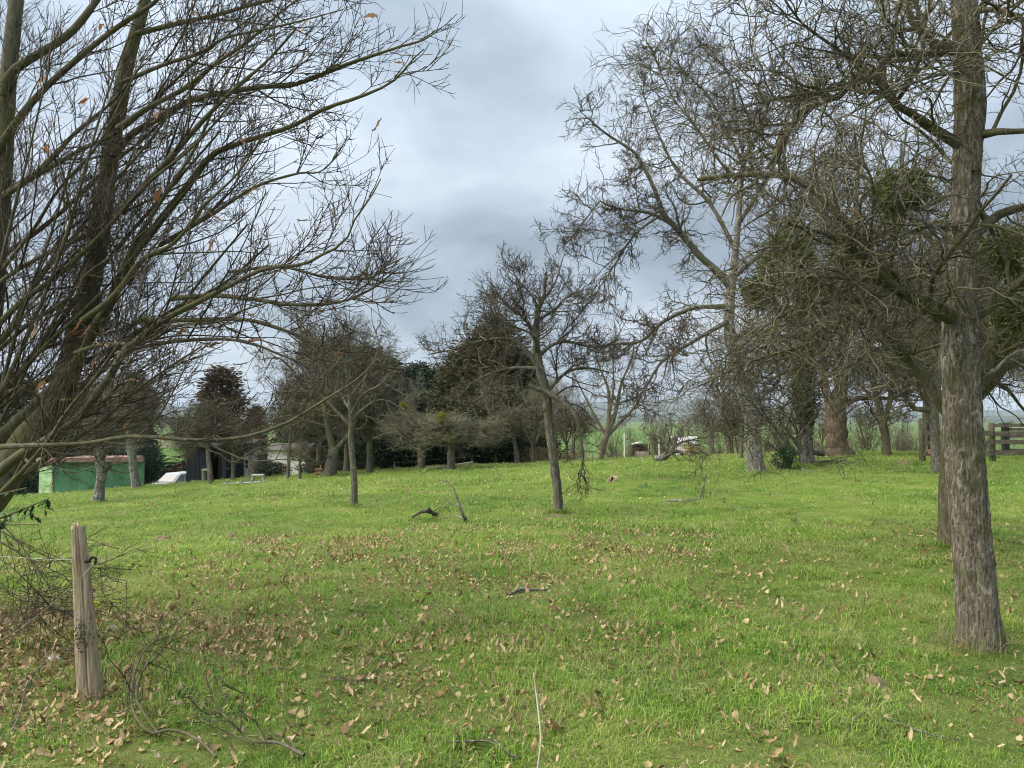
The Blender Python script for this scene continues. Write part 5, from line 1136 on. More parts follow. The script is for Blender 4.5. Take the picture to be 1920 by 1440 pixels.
# ------------------------------------------------------------------ built things, right background
def garden_fence():
    d = 41; org = G((968 - 960) / F * d, d); root = empty('garden_fence', org, 'low reddish brown board fence behind the foot of the centre apple tree', 'fence'); rs = np.random.RandomState(6)
    for i in range(13):
        px = 968 + i * 5.2; g = G((px - 960) / F * d, d); top = P(0, 838 + rs.uniform(-2, 3), d)[2]
        prim('board', box([g[0], d, (g[2] + top) / 2 - .05], [.13, .03, top - g[2] + .1]), M['fence_wood'] if i % 4 else M['rust_iron'], root, org)
    for py in (845, 860):
        a = P(966, py, d + .04); b = P(1034, py, d + .04); prim('rail', beam(a, b, .04, .08), M['fence_wood'], root, org)
garden_fence()
def right_bits():
    # small livestock shelter
    d = 80; a = G((1203 - 960) / F * d, d); root = empty('livestock_shelter', a, 'small pale slatted shelter with a curved tin roof beyond the meadow edge', 'shelter')
    w = 28 / F * d; h = P(0, 833, d)[2] - a[2]
    for i in range(9): prim('slat', box([-w / 2 + w * (i + .5) / 9, 0, h * .36 - .2], [w / 9 - .03, .04, h * .72 + .4]), M['timber_pale'], root)
    prim('back_wall', box([0, 1.3, h * .5 - .2], [w, .05, h + .3]), M['timber_dark'], root)
    for sx in (-1, 1):
        for y in (0, 1.3): prim('post', box([sx * w / 2, y, h * .5 - .2], [.08, .08, h + .4]), M['timber_dark'], root)
    t = np.linspace(-1, 1, 13); x = t * w * .58; z = h + .22 * (1 - t * t); V = np.concatenate([np.stack([x, np.full(13, y), z + dz], 1) for y, dz in ((-.25, 0), (1.55, 0), (1.55, -.03), (-.25, -.03))])
    i = np.arange(12); prim('roof', (V, [np.concatenate([np.stack([i + k * 13, i + 1 + k * 13, i + 1 + ((k + 1) % 4) * 13, i + ((k + 1) % 4) * 13], 1) for k in range(4)])]), M['corrugated'], root)
    # white pole and second pole
    for px, y1, d, lb in ((1170, 812, 66, 'slim white pole left of the livestock shelter'), (1235, 826, 66, 'slim white pole right of the livestock shelter')):
        a = G((px - 960) / F * d, d); r = empty('pole', a, lb, 'pole'); h = P(0, y1, d)[2] - a[2]; prim('shaft', tubes(np.array([[0, 0, -.8], [0, 0, h / 2], [0, 0, h]]), [.05, .045, .04], 8), M['white_wall'], r); prim('cap', tubes(np.array([[0, 0, h], [0, 0, h + .03], [0, 0, h + .06]]), [.06, .06, .01], 8), M['metal_pale'], r)
    # cottage with gorse
    d = 95; g = G((1285 - 960) / F * d, d); root = empty('cottage', g, 'small distant cottage with pale walls behind the fallen tree', 'house'); w = 46 / F * d; h = P(0, 830, d)[2] - g[2]
    prim('wall', box([0, 1.5, h * .5 - .6], [w, 3, h + 1.2], -.25), M['white_wall'], root)
    z0 = h; R_ = lambda x, y: (x * math.cos(-.25) - y * math.sin(-.25), x * math.sin(-.25) + y * math.cos(-.25) + 0)
    pts = [(-w / 2 - .2, -1.8, z0 - .1), (w / 2 + .2, -1.8, z0 - .1), (w / 2 + .2, 1.8, z0 - .1), (-w / 2 - .2, 1.8, z0 - .1), (-w / 2 - .2, 0, z0 + .75), (w / 2 + .2, 0, z0 + .75)]
    V = np.array([[*R_(x, y), z] for x, y, z in pts]) + [0, 1.5, 0]; prim('roof', (V, [np.array([[0, 1, 5, 4], [2, 3, 4, 5], [0, 3, 2, 1]]), np.array([[0, 4, 3], [1, 2, 5]])]), M['corrugated'], root)
    for dx in (-.5, .45): prim('window', box([dx, -.12 - dx * .25, h * .55], [.4, .08, .4], -.25), M['glass'], root)
    g = P(1297, 845, 60); leafy('gorse_bush', 'round gorse bush with orange yellow flowers in front of the cottage', 'bush', [(g[0], g[1], g[2] - .3, .6, .6, .95)], 2200, .10, 'gorse', 15)
    # the post and rail fence
    d = 27.7; org = hit(1727, 869); root = empty('wooden_fence', org, 'weathered four rail wooden fence at the right edge of the meadow', 'fence')
    rs = np.random.RandomState(4); xs = [(1727, 785), (1858, 793), (1992, 792), (2130, 792)]; posts = []
    for px, top in xs:
        g = G((px - 960) / F * d, d); h = 1.6 + (785 - top) / F * d - g[2]; posts.append(g)
        s = np.array([[g[0], g[1], g[2] - .2, .12], [g[0], g[1], g[2] + h * .5, .11], [g[0] - .01, g[1], g[2] + h, .105], [g[0] - .01, g[1], g[2] + h + .012, .02]]); V, Fc = tubes(s[:, :3], s[:, 3], 10); V += rs.randn(*V.shape) * .004; prim('post', (V, Fc), M['bark_moss'], root, org, smooth=True)
    for k, (py, hh) in enumerate(((797, .12), (812, .17), (829, .14), (849, .17))):
        z = 1.6 + (785 - py) / F * d
        for i in range(3):
            a = posts[i]; b = posts[i + 1]; zz_ = z + rs.normal(0, .012); A_ = np.array([a[0] + .0, d - .14, zz_ + rs.normal(0, .01)]); B_ = np.array([b[0] - .02, d - .14, zz_ + rs.normal(0, .01)])
            if i == 0 and k == 0: continue
            prim('rail', beam(A_, B_, .04, hh, rs), M['fence_wood'], root, org)
    for px0, px1, py, hh in ((1762, 1772, 823, .14), (1733, 1748, 846, .16), (1765, 1780, 838, .10)):
        prim('rail', beam([(px0 - 960) / F * d, d - .19, 1.6 + (785 - py) / F * d], [(px1 - 960) / F * d, d - .19, 1.6 + (785 - py) / F * d + .02], .03, hh), M['fence_new'], root, org, label='fresh orange coloured rail offcut')
    d2 = 33.5
    for px, lb in ((1883, 'capped dark gate post standing behind the second bay of the fence'), (1745, 'dark gate post behind the fence corner')):
        g = G((px - 960) / F * d2, d2); r = empty('gate_post', g, lb, 'post'); h = 1.35
        prim('post', box([0, 0, h / 2 - .1], [.24, .22, h + .2], bev=.02), M['timber_dark'], r); prim('cap', box([0, 0, h + .04], [.36, .34, .09], bev=.02), M['slate'], r)
        if px > 1800:
            for k in range(4): prim('rail', beam([.1, 0, .25 + .3 * k], [4.2, .1, .25 + .3 * k], .05, .11), M['fence_wood'], r)
right_bits()

# ------------------------------------------------------------------ mistletoe
def mistletoe(label, c, r, mat, seed, n=700, leaf=.05, squash=1.0, berries=False):
    rs = np.random.RandomState(seed); c = np.asarray(c, float); root = empty('mistletoe', c, label, 'mistletoe')
    P0 = []; R0 = []
    v = nrm(rs.randn(60, 3)); base = np.zeros((60, 1, 3)); k = np.linspace(0, 1, 5)[None, :, None]
    r = r * .62; Pp = k * v[:, None, :] * r * .85 * [1, 1, squash] + k ** 2 * rs.randn(60, 1, 3) * r * .12; Rp = np.tile(np.linspace(.007, .003, 5) * (leaf / .05) ** .5, (60, 1))
    a = grow(rs, Pp, Rp, n // 3, (r * .25, r * .5), 3, .6, .2, -.03, rmin=.003 * (leaf / .05)); b = grow(rs, *a, n, (r * .12, r * .25), 2, .6, .2, -.02, rmin=.0025 * (leaf / .05))
    V, Fc = join([tubes(Pp, Rp, 4), tubes(*a, 3), tubes(*b, 3)]); o = mk('stems', V, Fc, M[mat], root); props(o, kind='stuff')
    C = np.concatenate([b[0][:, -1], b[0][:, -1], a[0][:, -1], b[0][:, 1]]); D_ = np.concatenate([nrm(b[0][:, -1] - b[0][:, 0])] * 2 + [nrm(a[0][:, -1] - a[0][:, 0]), nrm(b[0][:, -1] - b[0][:, 0])])
    V, Fc = leafcloud(rs, C, leaf, .30, D_ * 1.2); o = mk('leaves', V, Fc, M[mat], root, smooth=False); props(o, kind='stuff')
    if berries:
        q = b[0][rs.choice(n, 160), 1]; V = (q[:, None] + np.array([[1, 0, 0], [-1, 0, 0], [0, 1, 0], [0, -1, 0], [0, 0, 1], [0, 0, -1]]) * .007).reshape(-1, 3); kk = (np.arange(160) * 6)[:, None]
        Fc = np.concatenate([kk + np.array(f) for f in ((0, 2, 4), (2, 1, 4), (1, 3, 4), (3, 0, 4), (2, 0, 5), (1, 2, 5), (3, 1, 5), (0, 3, 5))]); o = mk('berries', V, [Fc], M['white_wall'], root); props(o, kind='stuff')
mistletoe('dark mistletoe clump with white berries left of the nearest right trunk', P(1690, 360, 8.3), .46, 'mistletoe_near', 1, 1500, .055, .9, True)
mistletoe('loose olive mistletoe hanging between the lichen covered tree and the nearest trunk', P(1475, 490, 9.0), .50, 'mistletoe_near', 2, 1300, .06)
mistletoe('thin olive mistletoe over the forked pale limb left of the ivy trunk', P(1420, 545, 9.3), .34, 'mistletoe_near', 12, 700, .055)
mistletoe('small olive mistletoe tuft high between the two right hand crowns', P(1595, 470, 8.8), .34, 'mistletoe_near', 13, 700, .055)
mistletoe('olive mistletoe bunch below the hanging one, above the ivy trunk', P(1530, 545, 10.5), .45, 'mistletoe_near', 3, 1000, .06)
mistletoe('green mistletoe clump at the right edge beside the nearest trunk', P(1890, 470, 7.0), .36, 'mistletoe_near', 4, 1100, .05)
mistletoe('green mistletoe clump at the right edge under the thick mossy limb', P(1905, 590, 7.5), .28, 'mistletoe_near', 5, 800, .05)
mistletoe('bright yellow mistletoe ball left of the two umbrella apple trees', P(757, 762, 35.4), .28, 'mistletoe', 6, 420, .09)
mistletoe('bright yellow mistletoe ball on top of the right umbrella apple tree', P(827, 786, 33.1), .42, 'mistletoe', 7, 700, .09)
mistletoe('olive mistletoe low in the fork of the right umbrella apple tree', P(845, 822, 33.0), .38, 'mistletoe', 8, 500, .08, .7)

# ivy round the pale trunk
def ivy():
    rs = np.random.RandomState(17); C = []; b = hit(1513, 872)
    for (py, w, px) in [(785, 26, 1512), (770, 34, 1511), (750, 42, 1510), (730, 46, 1508), (710, 44, 1508), (690, 40, 1506), (660, 44, 1505), (630, 40, 1500), (590, 34, 1497)]:
        c = P(px, py, b[1]); n = 900; a = rs.uniform(0, 6.28, n); r = w / F * b[1] / 2 * (.55 + .6 * rs.rand(n)) * (1 + .3 * np.sin(a * 3 + py))
        C.append(np.stack([c[0] + r * np.cos(a), c[1] + r * np.sin(a), c[2] + rs.normal(0, .22, n)], 1))
    V, Fc = leafcloud(rs, np.concatenate(C), .085, .8); org = b; root = empty('ivy', b, 'dense dark green ivy sleeve clothing the upper part of the pale trunk', 'ivy')
    o = mk('foliage', V, Fc, M['ivy'], root, smooth=False, org=org); props(o, kind='stuff')
    st = []
    for i in range(8):
        a = i * .8; pts = [P(1513 - (870 - py) * .02, py, b[1]) + [math.cos(a + py * .01) * .26, math.sin(a + py * .01) * .26, 0] for py in np.linspace(868, 640, 16)]; st.append(np.array(pts))
    V, Fc = tubes(np.array(st), np.full((8, 16), .012), 5); mk('stems', V, Fc, M['bark_oak'], root, org=org)
ivy()

# ------------------------------------------------------------------ fallen wood
def fallen(label, limbs, seed, mat='bark_grey', n=(0, 0), lens=((.3, .9), (.1, .4)), name='fallen_branch', up=.0, rmin=.005, twig='twig_apple', cat='branch', lift=0.0, sub='limb', wig=.25):
    rs = np.random.RandomState(seed); LB = []
    for l in limbs: LB.append([[*(P(px, py, d) if d is not None else hit(px, py) + [0, 0, w / F * 6]), 0] for px, py, d, w in l])
    for l, src in zip(LB, limbs):
        for p, q in zip(l, src): p[3] = q[3] / F * p[1] / 2 * (.5 if p[1] < 6 else 1); p[2] = max(p[2], float(ground(p[0], p[1])) + p[3] * .6)
    org = np.array(LB[0][0][:3]); org[2] = float(ground(org[0], org[1])); root = empty(name, org, label, cat)
    for i, l in enumerate(LB): limb_mesh(sub, l, root, M[mat], org, sides=8, rough=.0, seed=seed + i, cap=True, n=max(16, len(l) * 4))
    if n[0]:
        Pp, Rp = resamp(LB); a = grow(rs, Pp, Rp, n[0], lens[0], 6, .9, wig, up, rmin=rmin); L_ = [a]
        if n[1]: L_.append(grow(rs, *a, n[1], lens[1], 4, .9, wig, up, rmin=rmin * .75))
        for p, r in L_: p[..., 2] = np.maximum(p[..., 2], ground(p[..., 0], p[..., 1]) + .01)
        V, Fc = join([tubes(p, r, 4) for p, r in L_]); o = mk('twigs', V, Fc, M[twig], root, org=org); props(o, kind='stuff')
fallen('uprooted fallen tree with a pale trunk and torn dark root end', [[(1226, 866, 31.5, 16), (1238, 860, 31.5, 15), (1252, 852, 31.6, 13), (1262, 835, 31.7, 10), (1270, 815, 31.8, 6), (1277, 803, 31.9, 3)], [(1250, 852, 31.6, 8), (1272, 846, 31.6, 6), (1300, 855, 31, 3)], [(1256, 848, 31.6, 6), (1240, 820, 31.7, 4), (1210, 812, 31.7, 2)], [(1262, 836, 31.7, 6), (1290, 828, 31.8, 4), (1312, 850, 31, 2)]], 1, n=(70, 420), lens=((.4, 1.4), (.15, .6)), name='fallen_tree', cat='fallen tree', mat='bark_lichen', rmin=.009)
fallen('heap of long bare cut branches leaning between the lichen covered and ivy trunks', [[(1500, 852, 27, 8), (1475, 830, 27, 6), (1450, 800, 27, 5), (1425, 765, 27, 3)], [(1505, 848, 27, 6), (1490, 800, 27, 4), (1460, 760, 27, 2)], [(1500, 845, 27.5, 5), (1470, 800, 27.5, 4), (1440, 770, 27.5, 3), (1424, 790, 27.5, 2)], [(1480, 858, 26.5, 8), (1455, 842, 26.5, 5), (1432, 825, 26.5, 3)], [(1545, 850, 28, 12), (1520, 848, 28, 10), (1490, 850, 28, 8), (1470, 862, 27, 5)], [(1505, 842, 27, 5), (1480, 815, 27.2, 4), (1448, 812, 27.3, 2)], [(1500, 815, 27, 4), (1470, 778, 27, 3), (1430, 760, 27, 2)]], 2, n=(80, 420), lens=((.4, 1.6), (.2, .7)), name='brushwood_heap', cat='branches', rmin=.008, wig=.12)
fallen('scatter of thin grey cut twigs lying round the foot of the ivy trunk', [[(1440, 868, None, 3), (1500, 872, None, 4), (1560, 878, None, 2)], [(1470, 885, None, 3), (1530, 868, None, 3), (1560, 862, None, 2)], [(1545, 868, None, 6), (1580, 866, None, 5), (1600, 868, None, 3)], [(1600, 880, None, 3), (1540, 874, None, 3), (1500, 862, None, 2)]], 18, n=(110, 260), lens=((.2, .8), (.1, .35)), rmin=.007, mat='bark_grey', wig=.15)
fallen('pale curved branch lying in front of the brushwood and the dark bush', [[(1450, 870, None, 4), (1462, 877, None, 4), (1480, 876, None, 3)], ], 3, mat='bark_lichen', n=(4, 0), lens=((.1, .3), (.1, .2)))
fallen('pale forked branch lying at the foot of the ivy trunk', [[(1495, 873, 25, 4), (1505, 882, None, 4), (1530, 888, None, 3)], [(1525, 886, None, 3), (1532, 884, None, 2)]], 4, mat='bark_lichen', n=(4, 0))
fallen('crooked dead branch with dark arched limbs lying left of the centre apple tree', [[(772, 972, None, 4), (785, 962, 12.9, 6), (798, 958, 12.9, 7), (820, 968, None, 7), (838, 976, None, 5)], [(800, 958, 12.9, 6), (803, 951, 12.9, 6), (808, 958, 12.9, 5), (812, 968, None, 3)]], 5, n=(8, 14), lens=((.1, .35), (.05, .2)), rmin=.004, mat='bark_grey', twig='twig_dark')
fallen('slender lichen covered branch rising from the grass left of the centre apple tree', [[(872, 978, None, 9), (868, 965, 12.6, 6), (860, 945, 12.6, 5), (850, 915, 12.6, 3), (833, 898, 12.7, 2)], [(872, 974, 12.6, 5), (850, 968, None, 4), (830, 966, None, 3)], [(862, 950, 12.6, 3), (845, 945, 12.6, 2), (836, 935, 12.6, 1.5)]], 6, n=(14, 30), lens=((.1, .45), (.05, .2)), rmin=.003, mat='bark_lichen')
fallen('pale crooked branch lying on the open grass right of the centre', [[(1250, 943, None, 5), (1262, 938, 15.4, 5), (1285, 943, None, 5), (1305, 937, 15.6, 4), (1328, 941, None, 2)], [(1262, 938, 15.4, 3), (1256, 946, None, 3)], [(1312, 937, 15.5, 3), (1318, 915, 15.5, 3), (1321, 898, 15.5, 3), (1325, 885, 15.5, 1.5)], [(1280, 940, 15.4, 2), (1278, 925, 15.4, 1)]], 7, n=(8, 0), lens=((.08, .25), (.05, .1)), rmin=.004, mat='bark_lichen')
fallen('thin bare stick standing upright in the near grass', [[(1008, 1440, 3.42, 8), (1014, 1390, 3.45, 7), (1010, 1340, 3.5, 6), (1004, 1290, 3.55, 5), (1000, 1262, 3.55, 4)], [(1013, 1330, 3.5, 3), (1018, 1300, 3.5, 2)]], 8, mat='timber_pale', name='stick', cat='stick')
fallen('pair of bent pale stems curving down in the near left grass', [[(405, 1440, None, 10), (370, 1405, None, 11), (325, 1390, None, 12), (285, 1375, 3.9, 12), (255, 1345, 4.0, 11), (246, 1300, 4.2, 10), (256, 1250, 4.4, 9), (275, 1215, 4.6, 6), (305, 1200, None, 3)], [(300, 1380, 3.9, 9), (275, 1345, 4.0, 10), (256, 1310, 4.1, 10), (262, 1270, 4.3, 9), (290, 1220, 4.5, 5), (310, 1198, None, 3)], [(330, 1392, None, 6), (270, 1362, 4.0, 5), (236, 1320, 4.1, 4), (240, 1268, 4.2, 3), (252, 1225, 4.3, 2)]], 9, mat='bark_smooth', n=(30, 40), lens=((.1, .5), (.05, .2)), rmin=.0025, twig='twig_dark')
fallen('grey forked stems lying in the near grass right of the bent pair', [[(570, 1440, None, 13), (520, 1415, None, 12), (475, 1410, None, 10), (455, 1390, None, 9), (430, 1350, 3.9, 8), (412, 1335, 4.0, 7), (385, 1325, 4.1, 6), (378, 1295, 4.3, 5), (400, 1270, 4.4, 3)], [(560, 1435, None, 8), (545, 1405, None, 8), (510, 1382, None, 5)], [(445, 1370, 3.9, 6), (412, 1330, 4.0, 5), (405, 1300, 4.1, 4), (430, 1270, 4.3, 2)], [(475, 1410, None, 7), (440, 1380, 3.9, 6), (405, 1360, 3.9, 5), (392, 1320, 4.0, 4), (420, 1285, 4.1, 2)]], 10, mat='bark_smooth', n=(26, 30), lens=((.1, .45), (.05, .2)), rmin=.0025)
fallen('long thin dark twig lying across the grass right of the grey forked stems', [[(590, 1268, None, 3), (640, 1282, None, 5), (690, 1272, None, 4), (740, 1235, None, 2)], [(480, 1268, None, 5), (520, 1262, None, 6), (566, 1265, None, 5)]], 11, mat='bark_grey', n=(6, 0), lens=((.08, .25), (.05, .1)), rmin=.002)
fallen('thin fallen stick near the right foreground below the bare earth mound', [[(1655, 1353, None, 5), (1700, 1372, None, 6), (1750, 1388, None, 6), (1801, 1396, None, 4)]], 12, mat='bark_lichen', n=(3, 0), lens=((.05, .15), (.05, .1)), rmin=.002)
fallen('short pale stick left of the long one in the right foreground', [[(1604, 1360, None, 5), (1620, 1346, None, 5), (1632, 1338, None, 4)]], 13, mat='bark_lichen', name='stick', cat='stick')
fallen('small dead branch with leaves stuck to it, bottom centre', [[(830, 1400, None, 6), (855, 1405, None, 9), (910, 1402, None, 8), (925, 1398, None, 6), (950, 1425, None, 8), (975, 1438, None, 9)], [(855, 1400, None, 6), (862, 1385, None, 5)]], 14, mat='bark_grey', n=(6, 6), lens=((.05, .2), (.03, .1)), rmin=.002)
fallen('pale stick lying in the grass between the leaf patches, mid foreground', [[(952, 1120, None, 4), (975, 1112, None, 7), (990, 1110, None, 5), (1025, 1109, None, 3)]], 15, mat='bark_lichen', name='stick', cat='stick')
# brambles and brush under the left tree
fallen('drooping dark bramble stems behind the wooden stake at the left edge', [[(-40, 990, 5.2, 6), (40, 1040, 5.1, 5), (90, 1065, 5.0, 5), (130, 1090, 5.0, 3), (150, 1150, None, 2)], [(-40, 1020, 5.0, 6), (30, 1070, 4.9, 5), (65, 1105, 4.9, 4), (95, 1140, None, 3)], [(-40, 1080, 5.3, 6), (40, 1120, 5.2, 5), (90, 1140, 5.0, 4), (140, 1150, None, 2)], [(-30, 980, 5.4, 5), (50, 1020, 5.3, 4), (120, 1050, 5.2, 3), (170, 1072, 5.1, 3), (240, 1090, 5.0, 2)], [(-40, 1230, 4.8, 6), (20, 1190, 4.9, 5), (48, 1150, 5.0, 4), (60, 1080, 5.0, 3), (66, 1050, 5.0, 2)], [(-30, 1200, None, 6), (40, 1185, None, 5), (120, 1230, None, 5), (150, 1245, None, 3)],
        [(-40, 950, 5.6, 6), (20, 1000, 5.5, 5), (80, 1080, 5.3, 4), (110, 1150, 5.1, 2)]], 16, mat='bark_moss', n=(110, 420), lens=((.2, .8), (.08, .35)), rmin=.0024, twig='twig_dark', name='bramble', cat='brambles', wig=.12)
fallen('long thin branch trailing down the left edge in front of the stake', [[(0, 1420, None, 5), (35, 1350, None, 6), (50, 1290, None, 6), (62, 1270, None, 5), (85, 1240, 4.4, 4), (85, 1215, 4.5, 3)]], 17, mat='bark_lichen', n=(6, 6), lens=((.08, .3), (.05, .15)), rmin=.002)
# small stump of split wood
a = hit(1146, 905); root = empty('tree_stump', a, 'small splintered reddish stump in the open grass beyond the centre', 'stump')
for i, (dx, lean_, h) in enumerate(((-.03, .05, .17), (.05, .14, .16), (-.08, .03, .10))):
    prim('splinter', box([dx + lean_ * .3, 0, h / 2 - .01], [.07, .10, h + .03], lean_ * 3, .012, np.random.RandomState(i)), M['fence_new'] if i == 1 else M['rust_iron'], root)
    prim('bark_strip', beam([dx - .05, -.06, -.02], [dx - .02 + lean_, -.05, h * 1.1], .025, .05), M['timber_pale'], root)

# bushes on the right
leafy('holly_bush', 'small dark holly bush at the foot of the brushwood heap', 'bush', [(*P(1465, 862, 25.6), .34, .35, .36), (*P(1475, 850, 25.6), .3, .3, .34)], 1700, .07, 'holly', 31)
leafy('ivy_patch', 'low ivy and dead stems round the foot of the ivy trunk', 'ground cover', [(*P(1513, 880, 26.0), .6, .4, .14), (*P(1550, 874, 26.4), .45, .4, .22), (*P(1480, 882, 25.5), .5, .3, .12)], 2200, .05, 'bramble', 32)

# daffodil tufts
def tuft(label, px, py, h, n, rad, flowers=0):
    b = hit(px, py); rs = np.random.RandomState(px); root = empty('daffodil_tuft', b, label, 'daffodils'); V, Fc = blades(rs, n, rad, (h * .6, h), .0045 * b[1] / 9, .5)
    mk('leaves', V, Fc, M['daff'], root)
    for i in range(flowers):
        p = np.array([rs.normal(0, rad * .6), rs.normal(0, rad * .6), h * rs.uniform(.8, 1.05)]); V, Fc = tubes(np.array([[p[0], p[1], 0], [p[0], p[1], p[2] / 2], p]), [.003] * 3, 4); st = mk('stem', V, Fc, M['daff'], root)
        V, Fc = leafcloud(rs, np.tile(p, (6, 1)), .03, .6); mk('flower', V, Fc, M['yellow'], st)
tuft('blue green daffodil leaves growing through a leaf patch, right centre', 1491, 985, .24, 40, .07)
tuft('small blue green leaf tuft near the pale stump', 1210, 917, .22, 50, .14)
tuft('dark green tuft on the grass right of the pale coppiced shrub', 1744 - 4, 846, .3, 60, .16, 2)
tuft('bright daffodil clump between the pale shrub and the Y tree', 1642, 846, .4, 70, .2, 2)

# ------------------------------------------------------------------ wooden stake with insulators, wire, ivy
def stake():
    b = hit(172, 1308); root = empty('wooden_stake', b, 'weathered split wooden fence stake leaning slightly, left foreground', 'stake'); d = b[1]
    rs = np.random.RandomState(12); n, m = 90, 48; t = np.linspace(0, 1, n); top = P(147, 985, d - .05); bot = np.array([b[0], b[1], b[2] - .1])
    L_ = np.linalg.norm(top - bot); a = np.arange(m) * 2 * math.pi / m; C = bot[None] * (1 - t[:, None]) + top[None] * t[:, None]
    w = (.068 * (1 - t) + .034 * t); A_, T_ = np.meshgrid(a, t)
    # a riven, slab-like section: wide towards the camera, sharp edged
    rad = 1 / (np.abs(np.cos(A_)) ** 3 + np.abs(np.sin(A_) * 1.5) ** 3) ** (1 / 3); rad *= w[:, None]
    g = .0045 * (1 - 2 * np.abs(fbm(np.cos(A_) * 7, np.sin(A_) * 7, T_ * 1.6, 4))) ; aa = (A_ + 1.15 + .12 * np.sin(T_ * 7) + math.pi) % (2 * math.pi) - math.pi
    g -= .020 * np.exp(-(aa / .10) ** 2) * (1 - .6 * sstep(.35, .55, T_)) ; aa = (A_ + 1.75 + math.pi) % (2 * math.pi) - math.pi; g -= .012 * np.exp(-(aa / .07) ** 2) * sstep(.62, .8, T_)
    rad += g; V = C[:, None] + np.stack([rad * np.cos(A_), rad * np.sin(A_), np.zeros_like(rad)], -1)
    V[-1, :, 2] += .022 * fbm(np.cos(a) * 4, np.sin(a) * 4, 1, 2); V[-2, :, 2] = np.minimum(V[-2, :, 2], V[-1, :, 2] - .003)
    V = np.concatenate([V.reshape(-1, 3), [top - [0, 0, .02]]]); i = (np.arange(n - 1)[:, None] * m); j = np.arange(m)[None]; j2 = (np.arange(m) + 1) % m
    Fq = np.stack([i + j, i + j2[None], i + m + j2[None], i + m + j], -1).reshape(-1, 4); k = (n - 1) * m; Ft = np.stack([k + np.arange(m), k + j2, np.full(m, n * m)], 1)
    mk('post', V, [Fq, Ft], M['stake_wood'], root, org=b)
    # hook insulator
    c = P(166, 1052, d - .06); th = np.linspace(-.5, 4.2, 18); r_ = .017
    pts = np.concatenate([[c + [-.02, .0, -.004], c + [0, 0, 0]], np.stack([c[0] + .026 + r_ * np.cos(math.pi + th * 0 - th), np.full(18, c[1]), c[2] + .004 + r_ * np.sin(math.pi - th)], 1)])
    V, Fc = tubes(pts, np.full(len(pts), .0075), 8); mk('hook_insulator', V, Fc, M['black'], root, org=b)
    return b
def stake_wood():
    m, t, b, o = newmat('weathered_split_oak'); v = coords(t, (26, 26, 1.6)); n1 = noise(t, v, 3, 8, .7, .4); v2 = coords(t); n2 = noise(t, v2, 9, 5, .6)
    c = ramp(t, n1, [(.30, (.10, .07, .045)), (.44, (.28, .215, .145)), (.60, (.45, .37, .27)), (.75, (.56, .49, .38))]); c = mix(t, math_(t, 'MULTIPLY', ramp(t, n2, [(.5, (0, 0, 0)), (.7, (1, 1, 1))]), .45), c, (.25, .22, .12))
    t.links.new(c, b.inputs['Base Color']); b.inputs['Roughness'].default_value = .9; bump(t, b, n1, .9, .01); return m
M['stake_wood'] = stake_wood()
sb = stake(); d_ = sb[1]
# yellow insulator beside the stake on its own wire
c = P(180, 1132, d_ + .05); root = empty('fence_insulator', c, 'bright yellow plastic fence insulator just right of the wooden stake', 'insulator')
th = np.linspace(0, 5.2, 14); V, Fc = tubes(np.stack([-.0 + .016 * np.cos(th), 0 * th, .012 * np.sin(th)], 1), np.full(14, .006), 7); mk('ring', V, Fc, M['yellow'], root); prim('shank', box([-.022, 0, -.006], [.03, .012, .014], .0, bev=.002), M['yellow'], root)
pts = np.array([P(176, 1056, d_ - .06), P(150, 1085, d_ - .12), P(100, 1130, d_ - .02), P(75, 1150, d_ + .05), P(20, 1190, d_ + .1), P(-40, 1215, d_ + .2)]); V, Fc = tubes(spline(pts, 24), np.full(24, .0016), 5)
props(mk('fence_wire', V, Fc, M['wire'], None, org=None), 'slack pale wire running from the stake hook down to the left edge', 'wire')
pts = np.array([P(170, 1050, d_ - .05), P(80, 1048, d_ + .2), P(-40, 1040, d_ + .4)]); V, Fc = tubes(spline(pts, 14), np.full(14, .0014), 4)
props(mk('fence_wire', V, Fc, M['wire'], None), 'taut thin wire from the stake hook straight to the left edge', 'wire')
rs_ = np.random.RandomState(3); c = P(152, 1190, d_ - .09); C = c + rs_.randn(190, 3) * [.028, .02, .045]; V, Fc = leafcloud(rs_, C, .013, .8); o = mk('moss_tuft', V, Fc, M['bramble'], None, smooth=False); props(o, 'small grey green lichen and ivy tuft clinging to the wooden stake', 'lichen')
# pale stone at the edge of the leaf heap
def stone(px, py, r, label, sq=.6):
    b = hit(px, py); rs = np.random.RandomState(px); u = np.linspace(0, math.pi, 10); v = np.linspace(0, 2 * math.pi, 16, endpoint=False); U_, V_ = np.meshgrid(u, v, indexing='ij')
    X = np.stack([np.sin(U_) * np.cos(V_), np.sin(U_) * np.sin(V_), np.cos(U_) * sq], -1); X *= (r * (1 + .25 * fbm(X[..., 0] * 1.7 + px, X[..., 1] * 1.7, X[..., 2] * 1.7, 3)))[..., None]
    i = (np.arange(9)[:, None] * 16); j = np.arange(16)[None]; j2 = ((np.arange(16) + 1) % 16)[None]; Fq = np.stack([i + j, i + 16 + j, i + 16 + j2, i + j2], -1).reshape(-1, 4)
    o = mk('stone', X.reshape(-1, 3), [Fq], M['stone']); o.location = (b[0], b[1], b[2] + r * sq * .5); props(o, label, 'stone')
stone(102, 1240, .045, 'white stone lying in the dead leaves left of the stake')
stone(212, 1182, .035, 'grey white stone in the leaf heap right of the stake')

